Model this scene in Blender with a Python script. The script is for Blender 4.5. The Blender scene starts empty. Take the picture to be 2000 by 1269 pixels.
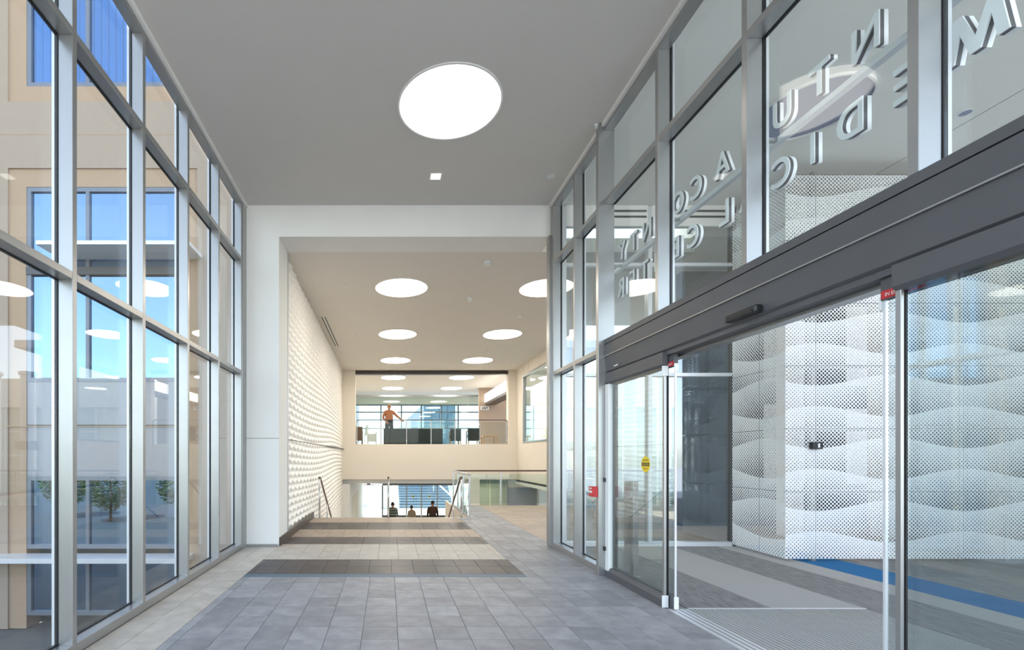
import bpy, bmesh, math, random
from mathutils import Vector, Matrix
random.seed(7)
S = bpy.context.scene
COL = S.collection
# ------------------------------------------------------------------ camera
F, CX, CY, EYE = 930.0, 757.0, 890.0, 1.5          # focal length / vanishing point in the 2000x1269 frame
cam_d = bpy.data.cameras.new('camera')
cam_d.sensor_width = 36.0
cam_d.lens = F / 2000.0 * 36.0
cam_d.shift_x = (1000.0 - CX) / 2000.0
cam_d.shift_y = (CY - 634.5) / 2000.0
cam_d.clip_start = 0.05
cam_d.clip_end = 600
cam = bpy.data.objects.new('camera', cam_d)
cam.location = (0, 0, EYE)
cam.rotation_euler = (math.radians(90), 0, 0)
COL.objects.link(cam)
S.camera = cam
# ------------------------------------------------------------------ world, sun, exposure
W = bpy.data.worlds.new('sky')
S.world = W
W.use_nodes = True
wn = W.node_tree
for n in list(wn.nodes):
    wn.nodes.remove(n)
sky = wn.nodes.new('ShaderNodeTexSky')
sky.sky_type = 'NISHITA'
sky.sun_disc = False
sky.sun_elevation = math.radians(57)
sky.sun_rotation = math.radians(-22)
sky.air_density = 1.0
sky.dust_density = 0.6
sky.ozone_density = 1.4
bg = wn.nodes.new('ShaderNodeBackground')
bg.inputs['Strength'].default_value = 0.30
wo = wn.nodes.new('ShaderNodeOutputWorld')
hs_w = wn.nodes.new('ShaderNodeHueSaturation')
hs_w.inputs['Saturation'].default_value = 0.55
wn.links.new(sky.outputs[0], hs_w.inputs['Color'])
wn.links.new(hs_w.outputs[0], bg.inputs[0])
wn.links.new(bg.outputs[0], wo.inputs[0])
sun_d = bpy.data.lights.new('sun', 'SUN')
sun_d.energy = 4.2
sun_d.angle = math.radians(0.6)
sun_d.color = (1.0, 0.95, 0.87)
sun = bpy.data.objects.new('sun', sun_d)
sun.rotation_euler = Vector((0.30, -0.75, -1.3)).to_track_quat('-Z', 'Y').to_euler()
sun.location = (-20, 60, 60)
COL.objects.link(sun)
S.view_settings.view_transform = 'Standard'
S.view_settings.look = 'None'
S.view_settings.gamma = 1.0
S.view_settings.use_curve_mapping = False
S.view_settings.exposure = 1.40
LAMP = 8.0      # emission of the round ceiling lights


# ------------------------------------------------------------------ materials
def new_mat(name):
    m = bpy.data.materials.new(name)
    m.use_nodes = True
    nt = m.node_tree
    for n in list(nt.nodes):
        nt.nodes.remove(n)
    out = nt.nodes.new('ShaderNodeOutputMaterial')
    return m, nt, out


def pmat(name, col, rough=0.6, metal=0.0, spec=0.5, noise=0.0, nscale=8.0, bump=0.0, bscale=60.0,
         stretch=(1, 1, 1), rnd=0.0, coords='Object', detail=4.0, col2=None):
    m, nt, out = new_mat(name)
    b = nt.nodes.new('ShaderNodeBsdfPrincipled')
    b.inputs['Base Color'].default_value = (*col, 1)
    b.inputs['Roughness'].default_value = rough
    b.inputs['Metallic'].default_value = metal
    b.inputs['Specular IOR Level'].default_value = spec
    nt.links.new(b.outputs[0], out.inputs[0])
    src = None
    if noise or bump or col2:
        tc = nt.nodes.new('ShaderNodeTexCoord')
        mp = nt.nodes.new('ShaderNodeMapping')
        mp.inputs['Scale'].default_value = stretch
        nt.links.new(tc.outputs[coords], mp.inputs[0])
        if rnd:
            oi = nt.nodes.new('ShaderNodeObjectInfo')
            vm = nt.nodes.new('ShaderNodeVectorMath')
            vm.operation = 'MULTIPLY_ADD'
            vm.inputs[1].default_value = (1, 1, 1)
            cb = nt.nodes.new('ShaderNodeCombineXYZ')
            mm = nt.nodes.new('ShaderNodeMath')
            mm.operation = 'MULTIPLY'
            mm.inputs[1].default_value = 50.0
            nt.links.new(oi.outputs['Random'], mm.inputs[0])
            nt.links.new(mm.outputs[0], cb.inputs[0])
            nt.links.new(mm.outputs[0], cb.inputs[1])
            nt.links.new(mp.outputs[0], vm.inputs[0])
            nt.links.new(cb.outputs[0], vm.inputs[2])
            src = vm.outputs[0]
        else:
            src = mp.outputs[0]
    if noise or col2:
        n = nt.nodes.new('ShaderNodeTexNoise')
        n.inputs['Scale'].default_value = nscale
        n.inputs['Detail'].default_value = detail
        n.inputs['Roughness'].default_value = 0.6
        nt.links.new(src, n.inputs['Vector'])
        r = nt.nodes.new('ShaderNodeValToRGB')
        c2 = col2 if col2 else tuple(min(1, c * (1 + noise)) for c in col)
        c1 = tuple(c * (1 - noise) for c in col) if not col2 else col
        r.color_ramp.elements[0].position = 0.3
        r.color_ramp.elements[1].position = 0.7
        r.color_ramp.elements[0].color = (*c1, 1)
        r.color_ramp.elements[1].color = (*c2, 1)
        nt.links.new(n.outputs[0], r.inputs[0])
        last = r.outputs[0]
        if rnd:
            hs = nt.nodes.new('ShaderNodeHueSaturation')
            mr = nt.nodes.new('ShaderNodeMapRange')
            mr.inputs['To Min'].default_value = 1 - rnd
            mr.inputs['To Max'].default_value = 1 + rnd
            nt.links.new(oi.outputs['Random'], mr.inputs[0])
            nt.links.new(mr.outputs[0], hs.inputs['Value'])
            nt.links.new(last, hs.inputs['Color'])
            last = hs.outputs[0]
        nt.links.new(last, b.inputs['Base Color'])
    if bump:
        n2 = nt.nodes.new('ShaderNodeTexNoise')
        n2.inputs['Scale'].default_value = bscale
        n2.inputs['Detail'].default_value = 3
        nt.links.new(src, n2.inputs['Vector'])
        bp = nt.nodes.new('ShaderNodeBump')
        bp.inputs['Strength'].default_value = bump
        bp.inputs['Distance'].default_value = 0.01
        nt.links.new(n2.outputs[0], bp.inputs['Height'])
        nt.links.new(bp.outputs[0], b.inputs['Normal'])
    return m


def emat(name, col, strength):
    m, nt, out = new_mat(name)
    e = nt.nodes.new('ShaderNodeEmission')
    e.inputs[0].default_value = (*col, 1)
    e.inputs[1].default_value = strength
    nt.links.new(e.outputs[0], out.inputs[0])
    return m


def gmat(name, tint=(0.93, 0.96, 0.95), f0=0.05, refl=(1, 1, 1), power=5.0, fmax=0.9):
    """thin pane: transparent with a mirror coat that grows towards grazing angles"""
    m, nt, out = new_mat(name)
    tr = nt.nodes.new('ShaderNodeBsdfTransparent')
    tr.inputs[0].default_value = (*tint, 1)
    gl = nt.nodes.new('ShaderNodeBsdfGlossy')
    gl.inputs['Roughness'].default_value = 0.0
    gl.inputs['Color'].default_value = (*refl, 1)
    lw = nt.nodes.new('ShaderNodeLayerWeight')
    lw.inputs[0].default_value = 0.5
    p = nt.nodes.new('ShaderNodeMath')
    p.operation = 'POWER'
    p.inputs[1].default_value = power
    nt.links.new(lw.outputs['Facing'], p.inputs[0])
    mr = nt.nodes.new('ShaderNodeMapRange')
    mr.inputs['To Min'].default_value = f0
    mr.inputs['To Max'].default_value = fmax
    nt.links.new(p.outputs[0], mr.inputs[0])
    mx = nt.nodes.new('ShaderNodeMixShader')
    nt.links.new(mr.outputs[0], mx.inputs[0])
    nt.links.new(tr.outputs[0], mx.inputs[1])
    nt.links.new(gl.outputs[0], mx.inputs[2])
    nt.links.new(mx.outputs[0], out.inputs[0])
    return m


def screen_mat(name, axis):
    """white sheet metal pierced by round holes whose size follows a printed wave"""
    m, nt, out = new_mat(name)
    L = nt.links

    def M(op, a, b=None, c=None):
        n = nt.nodes.new('ShaderNodeMath')
        n.operation = op
        for i, v in enumerate((a, b, c)):
            if v is None:
                continue
            if isinstance(v, (int, float)):
                n.inputs[i].default_value = v
            else:
                L.new(v, n.inputs[i])
        return n.outputs[0]
    g = nt.nodes.new('ShaderNodeNewGeometry')
    sp = nt.nodes.new('ShaderNodeSeparateXYZ')
    L.new(g.outputs['Position'], sp.inputs[0])
    u = sp.outputs[axis]
    v = sp.outputs[2]
    pit = 0.0546
    a = M('SUBTRACT', M('FRACT', M('ADD', M('DIVIDE', M('ADD', u, v), pit), 100.0)), 0.5)
    b = M('SUBTRACT', M('FRACT', M('ADD', M('DIVIDE', M('SUBTRACT', u, v), pit), 100.0)), 0.5)
    r = M('SQRT', M('ADD', M('MULTIPLY', a, a), M('MULTIPLY', b, b)))
    P = 0.893
    cs = M('MULTIPLY', M('COSINE', M('MULTIPLY', M('SUBTRACT', u, 6.093), 2 * math.pi / 2.12)), 0.075)
    vA = M('SUBTRACT', 2.577 + 8 * P, cs)
    vB = M('ADD', 2.133 + 8 * P, cs)
    dA = M('MODULO', M('SUBTRACT', vA, v), P)
    dB = M('MODULO', M('SUBTRACT', vB, v), P)
    d = M('MINIMUM', dA, dB)
    t = M('MINIMUM', M('DIVIDE', d, 0.50), 1.0)
    rad = M('ADD', M('MULTIPLY', t, 0.25), 0.17)
    hole = M('LESS_THAN', r, rad)
    df = nt.nodes.new('ShaderNodeBsdfPrincipled')
    df.inputs['Base Color'].default_value = (0.86, 0.87, 0.88, 1)
    df.inputs['Roughness'].default_value = 0.5
    tr = nt.nodes.new('ShaderNodeBsdfTransparent')
    mx = nt.nodes.new('ShaderNodeMixShader')
    L.new(hole, mx.inputs[0])
    L.new(df.outputs[0], mx.inputs[1])
    L.new(tr.outputs[0], mx.inputs[2])
    L.new(mx.outputs[0], out.inputs[0])
    return m


M = {
    'alu': pmat('anodised_aluminium', (0.41, 0.41, 0.405), 0.34, 0.8, 0.4, noise=0.03, nscale=3),
    'alu_dark': pmat('dark_bronze_aluminium', (0.100, 0.100, 0.106), 0.45, 0.1, 0.3, noise=0.04, nscale=3),
    'alu_light': pmat('satin_light_metal', (0.72, 0.73, 0.75), 0.35, 0.3, noise=0.02),
    'steel': pmat('brushed_steel', (0.62, 0.62, 0.63), 0.25, 0.9, noise=0.05, nscale=20),
    'gasket': pmat('black_gasket', (0.012, 0.012, 0.014), 0.6, noise=0.1),
    'black': pmat('black_plastic', (0.015, 0.015, 0.016), 0.35, noise=0.1),
    'glass': gmat('window_glass', (0.92, 0.95, 0.95), 0.055),
    'glass_out': gmat('vestibule_glass', (0.82, 0.86, 0.86), 0.14, refl=(0.8, 0.88, 1.0)),
    'glass_rail': gmat('rail_glass', (0.86, 0.92, 0.89), 0.05),
    'glass_far': gmat('sky_tinted_facade_glass', (0.66, 0.74, 0.84), 0.03),  # blue of the sky beyond put into the pane tint
    'glass_gallery': gmat('gallery_glass', (0.90, 0.94, 0.92), 0.008),
    'glass_green': gmat('green_glass', (0.72, 0.80, 0.75), 0.08),
    'glass_mirror': gmat('sky_blue_mirror_glass', (0.30, 0.38, 0.42), 0.44, refl=(0.42, 0.68, 1.0)),  # blue of the mirrored sky put into the reflection colour
    'glass_mirror_top': gmat('sky_blue_mirror_glass_top', (0.50, 0.66, 0.85), 0.22, refl=(0.42, 0.68, 1.0)),  # mirrored sky blue put into the colour here too, less reflective
    'wall_white': pmat('white_plaster', (0.80, 0.79, 0.76), 0.75, noise=0.015, nscale=2, bump=0.05, bscale=200),
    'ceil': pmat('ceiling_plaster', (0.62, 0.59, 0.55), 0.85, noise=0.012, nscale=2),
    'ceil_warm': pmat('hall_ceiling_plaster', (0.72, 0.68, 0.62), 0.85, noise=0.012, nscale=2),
    'wall_cream': pmat('cream_plaster', (0.80, 0.73, 0.64), 0.75, noise=0.012, nscale=2),
    'wall_tan': pmat('tan_plaster', (0.34, 0.26, 0.20), 0.75, noise=0.02, nscale=2),
    'wave': pmat('wave_relief_white', (0.88, 0.85, 0.80), 0.55, noise=0.01),
    'soffit': pmat('soffit_plaster', (0.88, 0.86, 0.81), 0.85, noise=0.03, nscale=60),
    'tile_grey': pmat('grey_porcelain_tile', (0.215, 0.217, 0.23), 0.46, spec=0.35, noise=0.2, nscale=5, rnd=0.16,
                      col2=(0.335, 0.335, 0.347), bump=0.03, bscale=25),
    'tile_cream': pmat('cream_porcelain_tile', (0.39, 0.357, 0.31), 0.48, spec=0.35, rnd=0.06, nscale=5,
                       col2=(0.54, 0.50, 0.44)),
    'tile_tan': pmat('tan_porcelain_tile', (0.32, 0.258, 0.20), 0.48, spec=0.35, rnd=0.08, nscale=5, col2=(0.42, 0.345, 0.275)),
    'tile_dark': pmat('dark_slate_tile', (0.036, 0.030, 0.030), 0.42, spec=0.3, rnd=0.22, nscale=4,
                      col2=(0.085, 0.072, 0.072)),
    'strip_blue': pmat('teal_floor_strip', (0.07, 0.13, 0.18), 0.5, noise=0.2, nscale=60),
    'grout': pmat('grout', (0.30, 0.29, 0.28), 0.9, noise=0.1, nscale=40),
    'base_brown': pmat('dark_brown_skirting', (0.055, 0.038, 0.030), 0.4, noise=0.15, nscale=10),
    'carpet_dark': pmat('charcoal_streaked_plank', (0.15, 0.145, 0.145), 0.8, nscale=7, stretch=(6, 0.7, 1),
                        col2=(0.34, 0.33, 0.33), coords='Object', bump=0.15, bscale=300),
    'carpet_light': pmat('light_grey_carpet', (0.44, 0.43, 0.42), 0.95, noise=0.12, nscale=160, bump=0.3, bscale=400),
    'carpet_blue': pmat('blue_carpet', (0.006, 0.15, 0.37), 0.9, noise=0.12, nscale=120, bump=0.2, bscale=400),
    'mat_rib': pmat('entrance_mat_rib', (0.40, 0.395, 0.385), 0.8, noise=0.1, nscale=80),
    'mat_base': pmat('entrance_mat_base', (0.05, 0.05, 0.05), 0.9, noise=0.1),
    'screenX': screen_mat('perforated_sheet_front', 0),
    'screenY': screen_mat('perforated_sheet_side', 1),
    'letter': pmat('white_letter', (0.92, 0.92, 0.93), 0.45, noise=0.02),
    'lamp': emat('lamp_diffuser', (1.0, 0.90, 0.76), LAMP),
    'lamp_up': emat('lamp_diffuser_upper', (1.0, 0.95, 0.86), LAMP * 1.7),
    'lamp_day': emat('lamp_diffuser_neutral', (1.0, 0.95, 0.88), 1.0),
    'reflection_and_lens': pmat('reflection_blue_and_unlit_lens', (0.22, 0.24, 0.36), 0.4, noise=0.02),  # reflected light's blue put into the colour; the downlight lens shares it
    'cove': emat('cove_lamp', (1.0, 0.93, 0.82), 1.6),
    'trim_white': pmat('white_trim', (0.82, 0.81, 0.78), 0.5, noise=0.01),
    'red': pmat('red_enamel', (0.55, 0.02, 0.025), 0.35, noise=0.05),
    'yellow': pmat('yellow_sticker', (0.80, 0.60, 0.02), 0.5, noise=0.03),
    'pink': pmat('pink_cloth', (0.8, 0.15, 0.3), 0.8, noise=0.05),
    'teal': pmat('teal_cloth', (0.1, 0.45, 0.5), 0.8, noise=0.05),
    'stucco': pmat('rough_stucco', (0.37, 0.29, 0.225), 0.9, noise=0.10, nscale=60, bump=0.4, bscale=90),
    'stucco_tan': pmat('smooth_tan_stucco', (0.41, 0.285, 0.19), 0.9, noise=0.05, nscale=30, bump=0.1, bscale=150),
    'spandrel': pmat('grey_spandrel', (0.29, 0.30, 0.33), 0.45, 0.2, noise=0.03),
    'frame_blue': pmat('slate_window_frame', (0.17, 0.19, 0.23), 0.4, 0.3, noise=0.04),
    'interior_dark': pmat('dark_room', (0.05, 0.055, 0.06), 0.9, noise=0.1),
    'blind': pmat('vertical_blind', (0.62, 0.66, 0.70), 0.7, noise=0.05),
    'ground': pmat('asphalt_ground', (0.10, 0.10, 0.095), 0.9, noise=0.12, nscale=1.5),
    'plaza': pmat('pale_plaza', (0.66, 0.65, 0.62), 0.9, noise=0.05, nscale=2),
    'step': pmat('shade_blue_step', (0.17, 0.25, 0.34), 0.8, noise=0.05, nscale=3),  # blue of the skylit shade put into the step colour
    'ext_cream': pmat('cream_render', (0.90, 0.80, 0.64), 0.9, noise=0.05, nscale=2),
    'pane_green': pmat('pale_green_pane', (0.42, 0.46, 0.36), 0.4, noise=0.06, nscale=1.5),
    'tower_pane': pmat('teal_tower_glass', (0.16, 0.26, 0.28), 0.15, noise=0.25, nscale=0.8),
    'sofa': pmat('dark_teal_upholstery', (0.022, 0.030, 0.036), 0.8, noise=0.2, nscale=20),
    'wood': pmat('light_wood', (0.42, 0.24, 0.12), 0.5, noise=0.2, nscale=8, stretch=(1, 1, 6)),
    'wood_dark': pmat('brown_leather', (0.16, 0.085, 0.045), 0.5, noise=0.15, nscale=12),
    'soft_white': pmat('white_plastic', (0.75, 0.77, 0.76), 0.4, noise=0.02),
    'rail_brown': pmat('brown_wood_rail', (0.13, 0.075, 0.05), 0.4, noise=0.2, nscale=10),
    'skin': pmat('skin', (0.42, 0.22, 0.14), 0.55, noise=0.05),
    'hair': pmat('dark_hair', (0.015, 0.010, 0.008), 0.6, noise=0.3, nscale=60),
    'salmon': pmat('salmon_shirt', (0.42, 0.17, 0.08), 0.85, noise=0.08, nscale=20),
    'trouser': pmat('dark_trousers', (0.035, 0.036, 0.045), 0.85, noise=0.1, nscale=20),
    'brown_shirt': pmat('brown_shirt', (0.075, 0.036, 0.022), 0.85, noise=0.1, nscale=20),
    'green_shirt': pmat('dark_green_jumper', (0.035, 0.075, 0.065), 0.85, noise=0.1, nscale=20),
    'stripe': pmat('pale_stripe', (0.36, 0.36, 0.30), 0.85, noise=0.05),
    'tan_shirt': pmat('tan_shirt', (0.40, 0.31, 0.20), 0.85, noise=0.1, nscale=20),
    'leaf': pmat('leaf_green', (0.055, 0.12, 0.03), 0.6, col2=(0.16, 0.24, 0.06), nscale=3),
    'bark': pmat('bark', (0.10, 0.075, 0.05), 0.9, noise=0.3, nscale=12),
    'car_white': pmat('car_paint', (0.6, 0.6, 0.62), 0.25, 0.2, noise=0.02),
}


# ------------------------------------------------------------------ helpers
def origin(o):
    v = Vector((0, 0, 0))
    while o is not None:
        v += Vector(o.location)
        o = o.parent
    return v


def link(name, me, mat=None, loc=(0, 0, 0), parent=None):
    o = bpy.data.objects.new(name, me)
    if mat is not None and me is not None and not me.materials:
        me.materials.append(M[mat])
    COL.objects.link(o)
    if parent is not None:
        o.parent = parent
        o.location = Vector(loc) - origin(parent)
    else:
        o.location = loc
    return o


def empty(name, loc, label=None, cat=None, group=None, kind=None):
    o = bpy.data.objects.new(name, None)
    o.empty_display_size = 0.2
    COL.objects.link(o)
    o.location = loc
    return tag(o, label, cat, group, kind)


def tag(o, label=None, cat=None, group=None, kind=None):
    for k, v in (('label', label), ('category', cat), ('group', group), ('kind', kind)):
        if v:
            o[k] = v
    return o


_boxes = {}


def box_mesh(sx, sy, sz, mat, bev=0.0):
    key = (round(sx, 5), round(sy, 5), round(sz, 5), mat, bev)
    if key in _boxes:
        return _boxes[key]
    bm = bmesh.new()
    bmesh.ops.create_cube(bm, size=1.0)
    bmesh.ops.scale(bm, vec=(sx, sy, sz), verts=bm.verts)
    if bev:
        bmesh.ops.bevel(bm, geom=list(bm.edges), offset=min(bev, 0.45 * min(sx, sy, sz)), segments=2, affect='EDGES', profile=0.5)
    me = bpy.data.meshes.new('box')
    bm.to_mesh(me)
    bm.free()
    me.materials.append(M[mat])
    _boxes[key] = me
    return me


def box(name, x0, x1, y0, y1, z0, z1, mat, parent=None, bev=0.0):
    me = box_mesh(abs(x1 - x0), abs(y1 - y0), abs(z1 - z0), mat, bev)
    return link(name, me, None, ((x0 + x1) / 2, (y0 + y1) / 2, (z0 + z1) / 2), parent)


def struct(o):
    o['kind'] = 'structure'
    return o


def bm_mesh(bm, mat, smooth=False):
    me = bpy.data.meshes.new('mesh')
    bmesh.ops.recalc_face_normals(bm, faces=bm.faces)
    if smooth:
        for f in bm.faces:
            f.smooth = True
    bm.to_mesh(me)
    bm.free()
    me.materials.append(M[mat])
    return me


def add_box(bm, x0, x1, y0, y1, z0, z1, rot=None):
    r = bmesh.ops.create_cube(bm, size=1.0)
    mt = Matrix.Translation(((x0 + x1) / 2, (y0 + y1) / 2, (z0 + z1) / 2))
    sc = Matrix.Diagonal((x1 - x0, y1 - y0, z1 - z0, 1))
    bmesh.ops.transform(bm, matrix=mt @ (rot.to_4x4() if rot else Matrix.Identity(4)) @ sc, verts=r['verts'])


def prism(name, pts, axis, a0, a1, mat, parent=None):
    """extrude a polygon: axis 'Y' -> pts are (x,z); 'X' -> (y,z); 'Z' -> (x,y)"""
    bm = bmesh.new()

    def mk(p, a):
        if axis == 'Y':
            return (p[0], a, p[1])
        if axis == 'X':
            return (a, p[0], p[1])
        return (p[0], p[1], a)
    A = [bm.verts.new(mk(p, a0)) for p in pts]
    B = [bm.verts.new(mk(p, a1)) for p in pts]
    bm.faces.new(A)
    bm.faces.new(B[::-1])
    n = len(pts)
    for i in range(n):
        bm.faces.new((A[i], B[i], B[(i + 1) % n], A[(i + 1) % n]))
    c = Vector((0, 0, 0))
    for v in bm.verts:
        c += v.co
    c /= len(bm.verts)
    for v in bm.verts:
        v.co -= c
    return link(name, bm_mesh(bm, mat), None, c, parent)


def tube_bm(bm, pts, r, seg=10):
    pts = [Vector(p) for p in pts]
    rings = []
    for i, p in enumerate(pts):
        if i == 0:
            d = pts[1] - p
        elif i == len(pts) - 1:
            d = p - pts[i - 1]
        else:
            d = (pts[i + 1] - p).normalized() + (p - pts[i - 1]).normalized()
        d.normalize()
        up = Vector((0, 0, 1)) if abs(d.z) < 0.95 else Vector((1, 0, 0))
        a = d.cross(up).normalized()
        b = d.cross(a).normalized()
        rr = r[i] if isinstance(r, (list, tuple)) else r
        rings.append([bm.verts.new(p + rr * (math.cos(2 * math.pi * k / seg) * a + math.sin(2 * math.pi * k / seg) * b)) for k in range(seg)])
    for i in range(len(rings) - 1):
        for k in range(seg):
            bm.faces.new((rings[i][k], rings[i][(k + 1) % seg], rings[i + 1][(k + 1) % seg], rings[i + 1][k]))
    bm.faces.new(rings[0][::-1])
    bm.faces.new(rings[-1])


def tube(name, pts, r, mat, parent=None, seg=10):
    c = sum((Vector(p) for p in pts), Vector((0, 0, 0))) / len(pts)
    bm = bmesh.new()
    tube_bm(bm, [Vector(p) - c for p in pts], r, seg)
    return link(name, bm_mesh(bm, mat, True), None, c, parent)


_cyl = {}


def cyl(name, c, r, h, mat, parent=None, seg=48, r2=None, axis='Z'):
    key = (round(r, 4), round(h, 4), mat, seg, r2, axis)
    if key not in _cyl:
        bm = bmesh.new()
        bmesh.ops.create_cone(bm, cap_ends=True, segments=seg, radius1=r, radius2=r if r2 is None else r2, depth=h)
        if axis == 'X':
            bmesh.ops.rotate(bm, matrix=Matrix.Rotation(math.pi / 2, 3, 'Y'), verts=bm.verts)
        if axis == 'Y':
            bmesh.ops.rotate(bm, matrix=Matrix.Rotation(math.pi / 2, 3, 'X'), verts=bm.verts)
        _cyl[key] = bm_mesh(bm, mat)
    return link(name, _cyl[key], None, c, parent)


def ring_mesh(ro, ri, h, mat, seg=64):
    bm = bmesh.new()
    vs = []
    for k in range(seg):
        a = 2 * math.pi * k / seg
        c, s = math.cos(a), math.sin(a)
        vs.append([bm.verts.new((ri * c, ri * s, 0)), bm.verts.new((ro * c, ro * s, 0)),
                   bm.verts.new((ro * c, ro * s, h)), bm.verts.new((ri * c, ri * s, h))])
    for k in range(seg):
        a, b = vs[k], vs[(k + 1) % seg]
        for j in range(4):
            bm.faces.new((a[j], a[(j + 1) % 4], b[(j + 1) % 4], b[j]))
    return bm_mesh(bm, mat)


def text(name, s, size, depth, mat, loc, rot, parent=None, bold=0.0, sx=1.0):
    cu = bpy.data.curves.new('text', 'FONT')
    cu.body = s
    cu.size = size
    cu.extrude = depth / 2
    cu.offset = bold
    cu.align_x = 'CENTER'
    cu.align_y = 'BOTTOM_BASELINE'
    cu.resolution_u = 6
    t = bpy.data.objects.new('t', cu)
    COL.objects.link(t)
    dg = bpy.context.evaluated_depsgraph_get()
    me = bpy.data.meshes.new_from_object(t.evaluated_get(dg))
    bpy.data.objects.remove(t)
    me.materials.clear()
    me.materials.append(M[mat])
    for v in me.vertices:
        v.co.x *= sx
    o = link(name, me, None, loc, parent)
    o.rotation_euler = rot
    return o


def at(px, py, Y):
    return Vector(((px - CX) * Y / F, Y, EYE + (CY - py) * Y / F))


# ------------------------------------------------------------------ main dimensions
XL, XR = -2.355, 2.71          # room faces of the two glass walls
XGL, XGR = -2.475, 2.84        # glass planes
YE = 7.917                     # end wall
ZC = 5.665                     # front ceiling
ZH = 5.143                     # hall ceiling
YF = 20.29                     # far wall of the hall
XH = 5.476                     # right side wall of the hall
YB = -0.9                      # how far the room runs behind the camera
ZU = 2.0                       # upper floor
ZLOW = -2.5                    # lower floor

# ------------------------------------------------------------------ ground outside
struct(box('ground', -90, 90, -90, 140, ZLOW - 0.6, ZLOW - 0.02, 'ground'))
struct(box('bounce_paving', -2.55, 40, -45, YB - 0.01, -0.4, -0.01, 'plaza'))  # added pale paving behind the camera, bounces sunlight onto soffit and ceiling
struct(box('plaza', -14, 16, 31.2, 70, ZLOW - 0.4, ZLOW, 'plaza'))

# ------------------------------------------------------------------ entrance floor with tiles
floor = struct(box('floor', XL - 0.13, 2.95, YB, 11.62, -0.25, -0.006, 'grout'))
_tiles = {}


def tile(name, x0, x1, y0, y1, mat, parent):
    g = 0.0035
    sx, sy = x1 - x0 - g, y1 - y0 - g
    key = (round(sx, 4), round(sy, 4), mat)
    if key not in _tiles:
        bm = bmesh.new()
        h, e, t = 0.010, 0.0018, 0.0
        lo = [bm.verts.new((a * sx / 2, b * sy / 2, -h)) for a, b in ((-1, -1), (1, -1), (1, 1), (-1, 1))]
        md = [bm.verts.new((a * sx / 2, b * sy / 2, -e)) for a, b in ((-1, -1), (1, -1), (1, 1), (-1, 1))]
        hi = [bm.verts.new((a * (sx / 2 - e), b * (sy / 2 - e), t)) for a, b in ((-1, -1), (1, -1), (1, 1), (-1, 1))]
        bm.faces.new(hi)
        for i in range(4):
            j = (i + 1) % 4
            bm.faces.new((lo[i], lo[j], md[j], md[i]))
            bm.faces.new((md[i], md[j], hi[j], hi[i]))
        _tiles[key] = bm_mesh(bm, mat)
    return link(name, _tiles[key], None, ((x0 + x1) / 2, (y0 + y1) / 2, 0), parent)


def rows(y0, y1, n):
    return [(y0 + (y1 - y0) * i / n, y0 + (y1 - y0) * (i + 1) / n) for i in range(n)]


def cols(x0, x1, phase, w):
    e = [x0]
    k = math.ceil((x0 - phase) / w + 0.03)
    while phase + k * w < x1 - 0.02:
        e.append(phase + k * w)
        k += 1
    e.append(x1)
    return list(zip(e[:-1], e[1:]))


RW = 0.287
# grey field in front of the dark band
gy = [5.903 - RW * k for k in range(0, 9)]
for k in range(8):
    for x0, x1 in cols(-1.80, 2.735, 0.0857, 0.2996):
        tile('grey_tile', x0, x1, gy[k + 1], gy[k], 'tile_grey', floor)
# tiles nearer than the picture's lower edge: one joined part
bm = bmesh.new()
y = gy[8]
while y > YB + 0.6:
    for x0, x1 in cols(-1.80, 2.735, 0.0857, 0.2996):
        add_box(bm, x0 + .002, x1 - .002, y - RW + .002, y - .002, -0.010, 0)
    y -= RW
o = link('grey_tile_field', bm_mesh(bm, 'tile_grey'), None, (0, 0, 0), floor)
o['kind'] = 'stuff'
# grey strip to the right of the bands
y = 5.903
while y < 11.4:
    y2 = min(y + RW, 11.55)
    xe = 2.735 if y2 < YE else 2.77
    for x0, x1 in cols(1.73, xe, 0.0857 + 0.2996 * 6, 0.2996):
        tile('grey_tile', x0, x1, y, y2, 'tile_grey', floor)
    y = y2
# cream border along the left glass
y = 7.90
while y > 2.6:
    tile('cream_tile', XL + .004, -2.10, y - 0.60, y, 'tile_cream', floor)
    tile('cream_tile', -2.10, -1.80, y - 0.45, y + 0.15 if y < 7.7 else y, 'tile_cream', floor)
    y -= 0.60
bm = bmesh.new()
while y > YB + 0.6:
    add_box(bm, XL + .004, -2.102, y - .598, y - .002, -0.010, 0)
    add_box(bm, -2.098, -1.802, y - .448, y + .148, -0.010, 0)
    y -= 0.60
o = link('cream_tile_field', bm_mesh(bm, 'tile_cream'), None, (0, 0, 0), floor)
o['kind'] = 'stuff'
# striped field in front of the stair
box('floor_strip', -1.80, 1.73, 5.905, 6.050, -0.006, 0.0005, 'strip_blue', floor)
for (y0, y1, n, mt, ph, nm) in ((6.052, 6.906, 2, 'tile_dark', 0.05, 'dark_tile'), (6.906, 8.10, 2, 'tile_cream', 0.163, 'cream_tile'),
                                (8.10, 8.812, 2, 'tile_dark', 0.163, 'dark_tile'), (8.812, 9.72, 2, 'tile_tan', 0.05, 'tan_tile'),
                                (9.72, 10.73, 2, 'tile_dark', 0.163, 'dark_tile'), (10.73, 11.50, 1, 'tile_tan', 0.05, 'tan_tile')):
    for r0, r1 in rows(y0, y1, n):
        for x0, x1 in cols(-1.80, 1.73, ph, 0.2975 if n > 1 else 0.595):
            tile(nm, x0, x1, r0, r1, mt, floor)
box('stair_nosing', -1.80, 1.96, 11.50, 11.62, -0.03, 0.002, 'steel', floor)
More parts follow.
